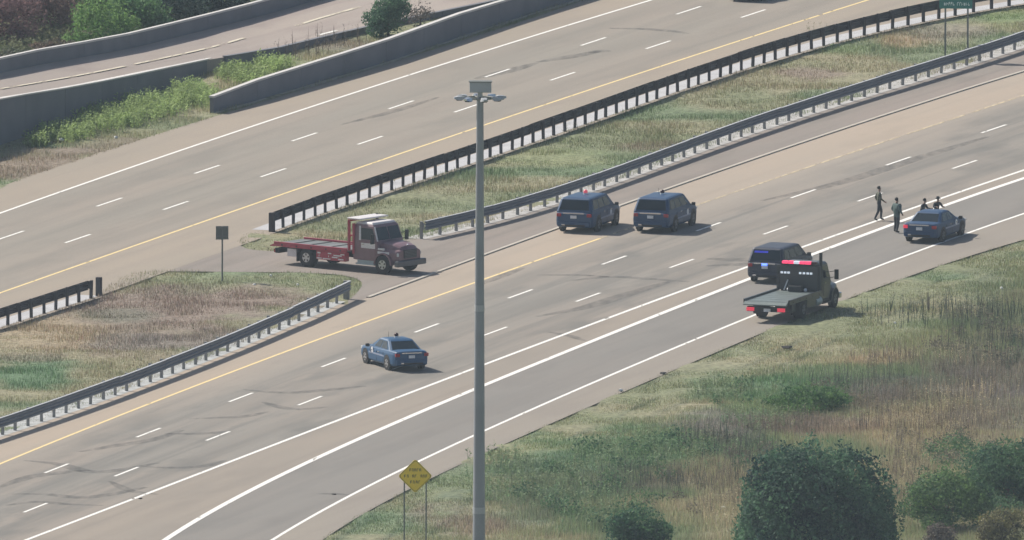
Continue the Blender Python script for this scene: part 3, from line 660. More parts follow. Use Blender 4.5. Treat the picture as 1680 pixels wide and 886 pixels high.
x, y, a, b = scatter(G5, 10, pymax=150)
weeds('undergrowth', x, y, .7, tint_at(x, y)[0]*np.array((.7,.8,.7)), 'dim undergrowth beyond the ramp wall', leaves=8, lw=.1, ll=.2)

# ------------------------------------------------------------------ ramp and walls at the top left
def px3(pts):  # (px, py, z)
    return [at(p[0], p[1], p[2]) for p in pts]
def dens(pts, n=5):
    out = []
    for i in range(len(pts)-1):
        for k in range(n):
            t = k/n; out.append(tuple(pts[i][j]*(1-t)+pts[i+1][j]*t for j in range(3)))
    out.append(pts[-1]); return out
ZR = lambda x: float(np.interp(x, [-300, 0, 200, 340, 430, 600, 1000], [3.2, 2.3, 1.3, .62, .35, .22, .2]))
farP = [(-300,196),(0,120),(105,99),(210,80),(320,53),(420,28),(552,-9),(720,-57),(900,-109)]
nearP = [(-300,225),(0,163),(120,143),(240,119),(340,98),(420,87.5),(505,68),(589,48),(680,29),(760,13),(880,-12),(1000,-40)]
fa = [at(x, y, ZR(x)) for x, y in smooth_pts(farP, 4)]; ne = [at(x, y, ZR(x)) for x, y in smooth_pts(nearP, 4)]
def resample(P, n):
    d = [0]
    for i in range(1, len(P)): d.append(d[-1]+(P[i]-P[i-1]).length)
    t = np.linspace(0, d[-1], n); A = np.array([p[:] for p in P]); return [Vector([float(np.interp(q, d, A[:, j])) for j in range(3)]) for q in t]
fa = resample(fa, 46); ne = resample(ne, 46)
mb = MB(); secs = []
for p, q in zip(fa, ne):
    secs.append([Vector((p.x, p.y, -.2)), Vector((q.x, q.y, -.2)), q, p])
mb.loft(secs); rd = mb.build('ramp_deck', M['cross'])
uv = rd.data.uv_layers.new(name='road')
for lp in rd.data.loops:
    c_ = rd.data.vertices[lp.vertex_index].co; s_, o_ = arc_inv(np.array([c_.x]), np.array([c_.y]), QU); uv.data[lp.index].uv = (float(s_[0]), float(o_[0]))
rd.data.materials[0] = pavement('bleached_ramp_concrete', (.42,.37,.33), (.39,.35,.325), (.29,.24,.23), .5, .6, grain=.09)
rd['kind'] = 'structure'
def surf_line(pts, wid, m, name='ramp_line'):
    W = [at(x, y, ZR(x)+.02) for x, y in smooth_pts(pts, 5)]
    # stay on the deck: height follows the nearer edge of the ramp
    V = []; n = len(W)
    for i, p in enumerate(W):
        d = W[min(i+1, n-1)]-W[max(i-1, 0)]; nn = Vector((-d.y, d.x, 0)).normalized()
        V += [p+nn*wid/2, p-nn*wid/2]
    o = MB().add(V, [(2*i+1, 2*i+3, 2*i+2, 2*i) for i in range(n-1)]).build(name, m, rd); return o
surf_line([(-60,156),(0,145.5),(120,125),(230,103),(339,79),(400,62)], .26, M['pale_old'])
surf_line([(486,42),(520,31),(590,11)], .26, M['pale_old']); surf_line([(522,57.5),(552,50)], .25, M['white'])
surf_line([(-60,171),(0,160),(120,140),(240,116),(345,95)], .16, M['white'])
def wall_run(name, pts, z0f, z1f, th, side, label, cat='wall', capw=.04, caph=.10, capm=None, joints=6.0, group=None, foot=None):
    """pts: world base points of the visible face; th goes to `side` of it; panels are parts, cap is a part"""
    o = empty(name, pts[0]); tag(o, label, cat, group); inv = Vector(pts[0])
    P = resample(pts, max(2, int(sum((pts[i+1]-pts[i]).length for i in range(len(pts)-1))/joints)+1)); f = 0
    def nrm(i):
        d = P[min(i+1, len(P)-1)]-P[max(i-1, 0)]; v = Vector((-d.y, d.x, 0)).normalized()*side; return v
    for i in range(len(P)-1):
        a, b = P[i], P[i+1]; d = (b-a); dn = Vector((d.x, d.y, 0)).normalized()*.02; na, nb = nrm(i), nrm(i+1)
        q = []
        for p, n_, dd in ((a, na, dn), (b, nb, -dn)):
            p = p + dd
            q.append([Vector((p.x, p.y, z0f(p)))-inv, Vector((p.x, p.y, z1f(p)-caph))-inv, Vector((p.x+n_.x*th, p.y+n_.y*th, z1f(p)-caph))-inv, Vector((p.x+n_.x*th, p.y+n_.y*th, z0f(p)))-inv])
        MB().loft(q).build('panel', M['wall'], o)
    q = []
    for i, p in enumerate(P):
        n_ = nrm(i); a = Vector(p)-n_*capw; b = Vector(p)+n_*(th+capw); q.append([Vector((a.x, a.y, z1f(p)-caph))-inv, Vector((a.x, a.y, z1f(p)))-inv, Vector((b.x, b.y, z1f(p)))-inv, Vector((b.x, b.y, z1f(p)-caph))-inv])
    MB().loft(q).build('cap', capm or M['cap'], o)
    if foot:
        q = []
        for i, p in enumerate(P):
            n_ = nrm(i); a = Vector(p)-n_*foot; q.append([Vector((a.x, a.y, -.05))-inv, Vector((a.x, a.y, .035))-inv, Vector((p.x, p.y, .035))-inv, Vector((p.x, p.y, -.05))-inv])
        MB().loft(q).build('footing', M['kerb'], o)
    return o
def zdeck(P0):
    def f(p):
        a, b = proj(p.x, p.y, 1.0); return ZR(float(a))
    return f
zd = zdeck(None)
fa1 = [Vector(p) for p in fa]
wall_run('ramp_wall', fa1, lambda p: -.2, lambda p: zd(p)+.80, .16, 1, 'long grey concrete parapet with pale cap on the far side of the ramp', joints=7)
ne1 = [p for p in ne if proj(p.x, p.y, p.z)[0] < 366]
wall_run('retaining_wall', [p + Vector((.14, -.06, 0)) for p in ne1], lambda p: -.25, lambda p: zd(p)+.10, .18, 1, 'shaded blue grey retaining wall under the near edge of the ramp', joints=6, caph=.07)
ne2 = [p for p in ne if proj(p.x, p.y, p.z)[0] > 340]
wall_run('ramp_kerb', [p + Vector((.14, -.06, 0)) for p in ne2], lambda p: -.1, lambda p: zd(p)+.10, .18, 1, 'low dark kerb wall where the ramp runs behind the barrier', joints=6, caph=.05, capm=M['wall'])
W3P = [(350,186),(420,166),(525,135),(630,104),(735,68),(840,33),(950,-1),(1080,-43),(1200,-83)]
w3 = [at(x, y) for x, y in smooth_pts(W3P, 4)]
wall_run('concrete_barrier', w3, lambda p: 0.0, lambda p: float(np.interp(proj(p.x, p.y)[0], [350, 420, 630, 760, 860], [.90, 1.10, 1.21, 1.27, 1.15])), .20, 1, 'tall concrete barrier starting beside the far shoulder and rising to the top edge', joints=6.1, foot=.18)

# ------------------------------------------------------------------ guardrails
def guardrail(name, ln, s0, s1, beam_side, zlo, zhi, mb_, mp_, label, post_w=.11, post_d=.13, spacing=1.905, postside=-1, ph=None, thrie=True, endcap=None, panel=4, lip=False):
    """beam_side: lateral offset of the beam from the base line; posts on the base line"""
    x0, y0 = ln.pt(s0); o = empty(name, (float(x0), float(y0), 0)); tag(o, label, 'guardrail'); inv = Vector((float(x0), float(y0), 0))
    n = int((s1-s0)/spacing); ph = ph or zhi+.03
    pm = MB().box(-post_w/2, post_w/2, -post_d/2, post_d/2, -.1, ph).mesh('post', mp_)
    bm_ = MB().box(-post_w/2+.01, post_w/2-.01, -.06, .06, zlo+.06, zhi-.04).mesh('blockout', mp_)
    prof = [(0, zlo), (.05, zlo+.06), (.05, zlo+.12), (0, zlo+.18), (0, zlo+.20)]
    H_ = zhi-zlo; k = 3 if thrie else 2; prof = []
    for j in range(k):
        b = zlo + H_*j/k; e = H_/k; prof += [(0, b+.02*e), (.055, b+.3*e), (.055, b+.7*e), (0, b+.98*e)]
    for i in range(n+1):
        s_ = s0 + i*spacing + random.uniform(-.07, .07)*(0 < i < n); x, y = ln.pt(s_); x2, y2 = ln.pt(s_+.1); a = math.atan2(y2-y, x2-x)
        jz = random.uniform(-.035, .03); po = link_mesh('post', pm, o, (float(x)-inv.x, float(y)-inv.y, jz), a+random.uniform(-.12, .12)); po.rotation_euler.x = random.uniform(-.035, .035); po.rotation_euler.y = random.uniform(-.03, .03)
        xb, yb = ln.pt(s_, beam_side*.55); link_mesh('blockout', bm_, o, (float(xb)-inv.x, float(yb)-inv.y, 0), a)
    sg = 1 if beam_side > 0 else -1
    for i in range(0, n, panel):
        e = min(i+panel, n); t = [s0+(i+(e-i)*q/2.0)*spacing + (0.12 if q == 2 else 0) for q in range(3)]; q = []
        dz = random.uniform(-.022, .02); dl = (i//panel % 2)*.012
        for s_ in t:
            sec = []
            for (l_, z_) in prof:
                x, y = ln.pt(s_, beam_side + sg*(l_+.012+dl)); sec.append(Vector((float(x), float(y), z_+dz))-inv)
            for (l_, z_) in reversed(prof):
                x, y = ln.pt(s_, beam_side + sg*(l_+dl)); sec.append(Vector((float(x), float(y), z_+dz))-inv)
            q.append(sec)
        MB().loft(q).build('rail_panel', mb_, o)
        if lip:  # flange added to carry the painted sunlit edge
            q = []
            for s_ in t:
                xa, ya = ln.pt(s_, beam_side+sg*.09); xb, yb = ln.pt(s_, beam_side-sg*.02); z_ = zhi+.006+dz
                q.append([Vector((float(xa), float(ya), z_))-inv, Vector((float(xa), float(ya), z_+.03))-inv, Vector((float(xb), float(yb), z_+.03))-inv, Vector((float(xb), float(yb), z_))-inv])
            MB().loft(q).build('top_lip', M['lip'], o)
    if endcap:
        for s_ in endcap:
            x, y = ln.pt(s_); x2, y2 = ln.pt(s_+.1); a = math.atan2(y2-y, x2-x)
            e_ = MB().box(-.12, .12, -.15, .15, .0, zhi+.04).build('end_cap', mp_, o, bevel=.04); e_.location = (float(x)-inv.x, float(y)-inv.y, 0); e_.rotation_euler = (0, 0, a)
    return o
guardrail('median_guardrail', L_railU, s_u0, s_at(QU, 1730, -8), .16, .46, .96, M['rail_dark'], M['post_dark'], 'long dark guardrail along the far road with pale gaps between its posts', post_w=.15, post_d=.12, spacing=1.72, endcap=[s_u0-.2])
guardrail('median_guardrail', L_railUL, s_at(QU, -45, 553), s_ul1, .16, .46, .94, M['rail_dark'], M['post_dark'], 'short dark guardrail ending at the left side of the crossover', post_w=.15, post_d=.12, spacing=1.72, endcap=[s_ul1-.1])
guardrail('roadside_guardrail', L_railL, s_at(QL, 683, 392), s_at(QL, 1735, 60), -.16, .42, .88, M['rail'], M['post'], 'grey steel guardrail with pale top edge running behind the two parked police SUVs', lip=True)
guardrail('roadside_guardrail', L_railLL, s_at(QL, -50, 736), s_at(QL, 568, 491), -.16, .44, .92, M['rail'], M['post'], 'blue grey steel guardrail in the lower left beside the near road', lip=True, endcap=[s_at(QL, 568, 491)])
strip('rail_foot_gravel', L_railL, L_railL, s_at(QL, 683, 392), s_at(QL, 1735, 60), .020, mat('pale_gravel', (.40,.39,.38), .9, var=.75, scale=1.7), da=1.0, db=-.22, n=2)
strip('rail_foot_gravel', L_railLL, L_railLL, s_at(QL, -50, 736), s_at(QL, 560, 495), .024, mat('grey_gravel', (.38,.39,.39), .9, var=.75, scale=1.7), da=1.0, db=-.22, n=2)

# ------------------------------------------------------------------ poles and signs
def high_mast():
    b = at(785, 1165); o = empty('high_mast_light', b); tag(o, 'tall steel light mast with a ring of lamps crossing the whole picture', 'street light')
    # height so that the lamp ring comes where the photograph has it
    h = 20.0
    for _ in range(30): h += (proj(b.x, b.y, h)[1] - 160)/32.6
    mb = MB(); secs = 14
    for i in range(secs):
        z0, z1 = h*i/secs, h*(i+1)/secs; r = lambda z: (.345*(1-z/h)+.165*(z/h))
        mb.tube((0, 0, z0), (0, 0, z1), r(z0), r(z1), 20, cap=False)
    mb.build('pole', M['poledark'], o, smooth=True)
    for z in (h*.33, h*.66):
        MB().tube((0, 0, z-.25), (0, 0, z+.05), .345*(1-z/h)+.165*z/h+.012, None, 16).build('joint_collar', M['steel'], o)
    MB().tube((0, 0, -.05), (0, 0, .25), .55, .5, 16).build('base_plate', M['steel'], o)
    mb = MB(); n = 24
    for i in range(n):
        a, c = 2*math.pi*i/n, 2*math.pi*(i+1)/n; mb.tube((.62*math.cos(a), .62*math.sin(a), h-.02), (.62*math.cos(c), .62*math.sin(c), h-.02), .045, None, 6, cap=False)
    for i in range(4):
        a = math.pi/2*i+.4; mb.tube((0, 0, h-.02), (.62*math.cos(a), .62*math.sin(a), h-.02), .035, None, 6)
    mb.build('lamp_ring', M['greysteel'], o)
    for i in range(8):
        a = 2*math.pi*i/8 + .2; M4 = Matrix.Translation((0, 0, h)) @ Matrix.Rotation(a, 4, 'Z')
        lm = MB(); lm.tube(M4 @ Vector((.6, 0, 0)), M4 @ Vector((.8, 0, .02)), .03, None, 6)
        lm.loft([[M4 @ Vector(p) for p in ((xx, -ww, -zz), (xx, ww, -zz), (xx, ww*.7, zz), (xx, -ww*.7, zz))] for xx, ww, zz in ((.76,.08,.05), (.88,.17,.09), (1.10,.18,.08), (1.26,.10,.04))])
        l = lm.build('luminaire', M['chrome'] if i in (1, 2, 5) else M['steel'], o)
        lens = MB(); lens.loft([[M4 @ Vector(p) for p in ((xx, -ww, -.115), (xx, ww, -.115), (xx, ww, -.08), (xx, -ww, -.08))] for xx, ww in ((.88,.11), (1.14,.11))]).build('lamp_lens', M['blackplastic'], l)
    mb = MB(); mb.tube((0, 0, h), (0, 0, h+.35), .12, .12, 10); mb.box(-.50, .54, -.28, .28, h+.26, h+.76); mb.build('head_box', M['steel'], o, bevel=.03)
    MB().box(-.54, .58, -.32, .32, h+.76, h+.80).build('head_cover', M['greysteel'], o)
    return o
high_mast()
def yellow_sign():
    b = at(681, 912); o = empty('warning_sign', b, R(2)); tag(o, 'yellow diamond warning sign on two posts at the bottom edge', 'sign')
    h = 3.0
    for _ in range(30): h += (proj(b.x, b.y, h)[1] - 781)/32.6
    d = .84; mb = MB(); v = [(0, 0, h-d), (d, 0, h), (0, 0, h+d), (-d, 0, h)]
    c_ = .06
    ring = [(c_, h-d+c_), (d-c_, h-c_), (d-c_, h+c_), (c_, h+d-c_), (-c_, h+d-c_), (-d+c_, h+c_), (-d+c_, h-c_), (-c_, h-d+c_)]
    def plate(sc, y0, y1):
        m_ = MB(); m_.loft([[(x*sc, y, h+(z-h)*sc) for x, z in ring] for y in (y0, y1)]); return m_
    plate(1.0, -.02, .0).build('sign_panel', M['signyellow'], o)
    # thin dark border
    mb = MB(); N8 = len(ring)
    for i in range(N8):
        (x0, z0), (x1, z1) = ring[i], ring[(i+1) % N8]; P = [(x0*.955, h+(z0-h)*.955), (x1*.955, h+(z1-h)*.955), (x1*.92, h+(z1-h)*.92), (x0*.92, h+(z0-h)*.92)]
        mb.add([(x, -.024, z) for x, z in P], [(0, 1, 2, 3)])
    mb.build('border', M['signblack'], o)
    # three short rows of letter-like strokes: the wording cannot be read in the photograph
    for zc, groups in ((.30, (-.24,-.12,0,.12,.24)), (0.0, (-.50,-.36,-.10,.02,.30,.42,.54)), (-.29, (-.20,-.07,.07,.20))):
        mb = MB()
        for i, g in enumerate(groups):
            mb.box(g-.045, g-.02, -.026, -.021, h+zc-.07, h+zc+.07); mb.box(g-.02, g+.035, -.026, -.021, h+zc+.04, h+zc+.07)
            if i % 2 == 0: mb.box(g-.02, g+.03, -.026, -.021, h+zc-.015, h+zc+.012)
            if i % 3: mb.box(g+.02, g+.045, -.026, -.021, h+zc-.07, h+zc+.03)
        mb.build('lettering', M['signblack'], o)
    for x in (-.53, .53): MB().box(x-.035, x+.035, .0, .06, -.1, h+.28).build('post', M['greysteel'], o)
yellow_sign()
def green_sign():
    b = at(1568, 98); o = empty('guide_sign', b, R(-4)); tag(o, 'green road sign with white lettering on two posts at the top right edge', 'sign')
    h = 2.0
    for _ in range(30): h += (proj(b.x, b.y, h)[1] - 14)/32.6
    MB().box(-.86, .86, -.03, .0, h, h+1.25).build('sign_panel', M['signgreen'], o, bevel=.01)
    for zc, row in ((.24, ((-.62,-.10),(.06,.70))), (.62, ((-.70,-.2),(-.08,.3),(.4,.7))), (.98, ((-.5,.0),(.12,.5)))):
        mb = MB()
        for x0, x1 in row:
            k = x0
            while k < x1-.05: mb.box(k, k+.03, -.036, -.031, h+zc-.08, h+zc+.08); mb.box(k+.03, k+.085, -.036, -.031, h+zc+random.choice((-.08,.0,.05)), h+zc+random.choice((-.05,.03,.08))+.03); k += .115
        mb.build('lettering', M['signwhite'], o)
    for x in (-.55, .62): MB().box(x-.045, x+.045, .005, .09, -.1, h+1.1).build('post', M['greysteel'], o)
green_sign()
def back_sign():
    b = at(364.5, 461); o = empty('road_sign', b, R(8)); tag(o, 'small square road sign seen from behind on one post by the crossover', 'sign')
    MB().box(-.32, .32, .04, .06, 2.15, 2.78).build('sign_panel', M['signback'], o, bevel=.01)
    mb = MB(); mb.box(-.33, .33, .035, .065, 2.10, 2.15); mb.box(-.28, .28, .0, .04, 2.66, 2.71); mb.box(-.28, .28, .0, .04, 2.24, 2.29); mb.build('bracket', M['greysteel'], o)
    MB().box(-.04, .04, -.04, .035, -.1, 2.76).build('post', M['greysteel'], o)
back_sign()

# ------------------------------------------------------------------ vehicles
def wheel(parent, x, y, r, wd, rimm, rr=.62, dual=False):
    s = 1 if y > 0 else -1
    e = MB(); secs = []
    for t, q in ((-.5, .86), (-.42, .98), (0, 1.0), (.42, .98), (.5, .86)):
        secs.append([Vector((x+math.cos(2*math.pi*i/18)*r*q, y+t*wd*s, r+math.sin(2*math.pi*i/18)*r*q)) for i in range(18)])
    if s < 0: secs = secs[::-1]
    e.loft(secs[::-1]); ty = e.build('wheel', M['tyre'], parent, smooth=False)
    m = MB(); o_ = y+s*(wd*.5+.006)
    m.tube((x, y+s*wd*.30, r), (x, o_, r), r*rr, r*rr*.94, 16)
    rim = m.build('rim', rimm, ty); 
    m = MB()
    for i in range(5):
        a = 2*math.pi*i/5; q = Matrix.Translation((x, o_+s*.004, r)) @ Matrix.Rotation(a, 4, 'Y'); m.box(-.035, .035, -.004, .004, r*.22, r*rr*.85, M=q)
    m.build('spoke_gap', M['blackplastic'], ty)
    return ty
def section(x, w_, z0, z1, top=.86, n=1, crown=.03):
    """closed car body section at x: sill, side, shoulder, crowned top"""
    h = z1-z0; pts = [(w_*.90, z0), (w_*.985, z0+h*.14), (w_, z0+h*.45), (w_*.985, z0+h*.78), (w_*.94, z0+h*.94), (w_*top, z1), (w_*.45, z1+crown)]
    return [Vector((x, y, z)) for y, z in pts] + [Vector((x, -y, z)) for y, z in reversed(pts)]
def car(name, c, heading, kind, paint, label, cat, beacon='off', lamps='off', bluelamp=False, rim=None, stripe=False, group=None, roofpaint=None, sidepaint=None):
    o = empty(name, c, heading); tag(o, label, cat, group); rim = rim or M['rimdark']
    if kind == 'suv':
        L2, W, r = 2.52, 1.0, .39
        st = [(-2.52,.84,.42,.98), (-2.47,.93,.32,1.04), (-2.30,.985,.28,1.10), (-1.6,1.0,.27,1.13), (0,1.0,.26,1.12), (1.15,1.0,.26,1.12), (1.6,.99,.27,1.10), (2.15,.95,.28,1.02), (2.42,.87,.32,.92), (2.52,.74,.42,.80)]
        bz, tz = 1.10, 1.74; B = (-2.44, 1.38, .95); T = (-2.14, .55, .80); ax = (1.50, -1.42)
    else:
        L2, W, r = 2.50, .95, .35
        st = [(-2.50,.76,.44,.90), (-2.45,.86,.32,.98), (-2.25,.93,.27,1.00), (-1.6,.95,.24,1.00), (0,.95,.22,.96), (1.0,.95,.22,.96), (1.6,.94,.23,.92), (2.15,.90,.25,.84), (2.42,.82,.30,.74), (2.50,.70,.38,.64)]
        bz, tz = .94, 1.43; B = (-1.78, 1.12, .86); T = (-.98, .26, .64); ax = (1.50, -1.50)
    mb = MB(); mb.loft([section(*q) for q in st][::-1])
    body = mb.build('body', paint, o, smooth=False, bevel=.02)
    # cabin shell with rounded roof edge
    def lvl(f, z, sh=0.0):
        x0, x1, hw = B[0]*(1-f)+T[0]*f + sh, B[1]*(1-f)+T[1]*f - sh, B[2]*(1-f)+T[2]*f - sh*.6
        cc = .10
        return [Vector(p) for p in ((x0, -hw+cc, z), (x0+cc, -hw, z), (x1-cc, -hw, z), (x1, -hw+cc, z), (x1, hw-cc, z), (x1-cc, hw, z), (x0+cc, hw, z), (x0, hw-cc, z))]
    cb = MB(); cb.loft([lvl(0, bz-.12), lvl(0, bz), lvl(.5, bz+(tz-bz)*.5), lvl(.92, bz+(tz-bz)*.92), lvl(1.0, tz, .05), lvl(1.0, tz+.035, .22), lvl(1.0, tz+.045, .45)])
    cb.build('roof', roofpaint or paint, o, smooth=False, bevel=.02)
    def q(side):
        x0, x1, hw = B; X0, X1, HW = T
        z0, z1 = bz, bz+(tz-bz)
        if side == 'rear': return [(x0, hw, z0), (x0, -hw, z0), (X0, -HW, z1), (X0, HW, z1)]
        if side == 'front': return [(x1, -hw, z0), (x1, hw, z0), (X1, HW, z1), (X1, -HW, z1)]
        if side == 'right': return [(x0, -hw, z0), (x1, -hw, z0), (X1, -HW, z1), (X0, -HW, z1)]
        return [(x1, hw, z0), (x0, hw, z0), (X0, HW, z1), (X1, HW, z1)]
    MB().quadslab(q('rear'), .08, .92, .12, .86, .012, .05).build('rear_window', M['glass'], o)
    MB().quadslab(q('front'), .06, .94, .06, .88, .012, .05).build('windshield', M['glass'], o)
    spans = ((.09,.30), (.33,.58), (.61,.84)) if kind == 'suv' else ((.14,.46), (.50,.80))
    for sd in ('right', 'left'):
        for a, b in spans:
            if sd == 'left': a, b = 1-b, 1-a
            MB().quadslab(q(sd), a, b, .14, .84, .012, .05).build('side_window', M['glass'], o)
    # arches and wheels
    for x in ax:
        for s in (1, -1):
            m = MB(); m.tube((x, s*(W-.16), r+.02), (x, s*(W+.004), r+.02), r*1.17, r*1.17, 18); m.build('wheel_arch', M['blackplastic'], o)
            wheel(o, x, s*(W-.095), r, .22, rim)
    xr = st[0][0]; xf = st[-1][0]
    m = MB(); m.box(xr-.06, xr+.25, -W*.86, W*.86, .34, .60); m.build('rear_bumper', sidepaint or paint, o, bevel=.04)
    MB().box(xr-.075, xr-.05, -W*.62, W*.62, .36, .44).build('reflector_strip', M['blackplastic'], o)
    MB().box(xf-.22, xf+.06, -W*.80, W*.80, .32, .56).build('front_bumper', paint, o, bevel=.04)
    MB().box(xf-.02, xf+.035, -W*.45, W*.45, .58, .74).build('grille', M['blackplastic'], o)
    zt = .93 if kind == 'suv' else .84
    for s in (1, -1):
        MB().box(xr-.02, xr+.12, s*W*.80-.14, s*W*.80+.10, zt-.09, zt+.07).build('tail_light', M['tail_on'] if lamps == 'on' and s > 0 else M['tail'], o, bevel=.02)
        MB().box(xf-.22, xf+.0, s*W*.72-.16, s*W*.72+.12, zt-.20, zt-.06).build('headlight', M['headlamp'], o, bevel=.02)
        x_ = B[1]-.18; m = MB(); m.tube((x_, s*(W-.05), bz+.02), (x_, s*(W+.06), bz+.05), .03, None, 6); m.box(x_-.06, x_+.06, s*(W+.10)-.09, s*(W+.10)+.09, bz-.02, bz+.13); m.build('mirror', M['blackplastic'], o, bevel=.02)
        for dx in ((-.55, .55) if kind == 'suv' else (-.35, .55)):
            MB().box(dx-.09, dx+.09, s*(W+.006)-.012, s*(W+.006)+.012, bz-.16, bz-.12).build('door_handle', M['chrome'] if stripe else paint, o)
            MB().box(dx-.62, dx-.605, s*(W-.004)-.006, s*(W-.004)+.006, .34, bz-.10).build('door_seam', M['blackplastic'], o)
    m = MB(); m.box(xr-.035, xr+.02, -W*.56, W*.56, zt+.06, zt+.115); m.build('tailgate_trim', M['chrome'], o)
    m = MB(); m.box(xr-.045, xr+.02, -.16, .16, zt-.17, zt-.02); m.build('licence_plate', M['plate'], o)
    m = MB(); m.box(xr-.08, xr-.04, W*.45, W*.62, .40, .46); m.build('exhaust_tip', M['chrome'], o)
    if beacon:
        tz2 = tz+.04; bx = -.55 if kind == 'suv' else -.35
        g = MB(); g.tube((bx, 0, tz2-.02), (bx, 0, tz2+.07), .13, .11, 12); g.build('beacon_base', M['chrome'], o)
        g = MB(); g.sphere((bx, 0, tz2+.13), .115, 1, 1, 1.0, 12, 6); g.build('beacon_dome', M['beacon_on'] if beacon == 'on' else M['beacon_red'], o, smooth=True)
        g = MB(); g.tube((bx+.30, .3, tz2-.02), (bx+.30, .3, tz2+.28), .008, None, 5); g.build('aerial', M['blackplastic'], o)
    if stripe:
        for s in (1, -1):
            MB().box(-1.1, 1.0, s*(W+.004)-.004, s*(W+.004)+.004, .62, .70).build('door_stripe', stripe, o)
            MB().tube((.55, s*(W-.01), .80), (.55, s*(W+.010), .80), .15, None, 16).build('door_badge', M['plate'], o)
    if bluelamp:
        MB().box(xr-.06, xr+.0, -.13, .15, zt+.00, zt+.10).build('blue_lamp', M['blue_on'], o)
        MB().quadslab(q('rear'), .12, .55, .66, .80, .03, .02).build('blue_window_lamp', M['blue_on2'], o)
    return o
M['blue_on2'] = mat('dim_blue_window_lamp', (.03,.04,.35), .3, emit=(.06,.08,.8), es=.35)
M['badge'] = mat('grey_blue_stripe', (.25,.30,.42), .5)
HD = R(72.0)
def G(px, py): p = at(px, py); p.z = .021; return p
car('police_suv', G(966, 374.5), HD, 'suv', M['blue'], 'dark blue police SUV with red beacon, left one of the two parked side by side', 'car', beacon='on', stripe=M['badge'], group='dark blue police SUVs')
car('police_suv', G(1092, 374.5), HD, 'suv', M['blue'], 'dark blue police SUV with unlit beacon, right one of the two parked side by side', 'car', stripe=M['badge'], group='dark blue police SUVs')
car('unmarked_suv', G(1281, 457), R(71), 'suv', M['navy'], 'navy SUV with a blue lamp lit beside the black tow truck', 'car', beacon=None, bluelamp=True)
car('police_car', G(1534, 391), R(71), 'sedan', M['blue'], 'dark blue police car with glowing red tail light beside the standing officers', 'car', beacon=None, lamps='on', stripe=M['badge'])
car('police_car', G(646, 601), R(111), 'sedan', M['bluelight'], 'bright blue police car turned across the lane alone on the near road', 'car', rim=M['rim'], stripe=M['badge'])
car('far_sedan', G(1241, -5), R(72), 'sedan', M['charcoal'], 'dark car cut off by the top edge on the far road', 'car', beacon=None, rim=M['rim'])

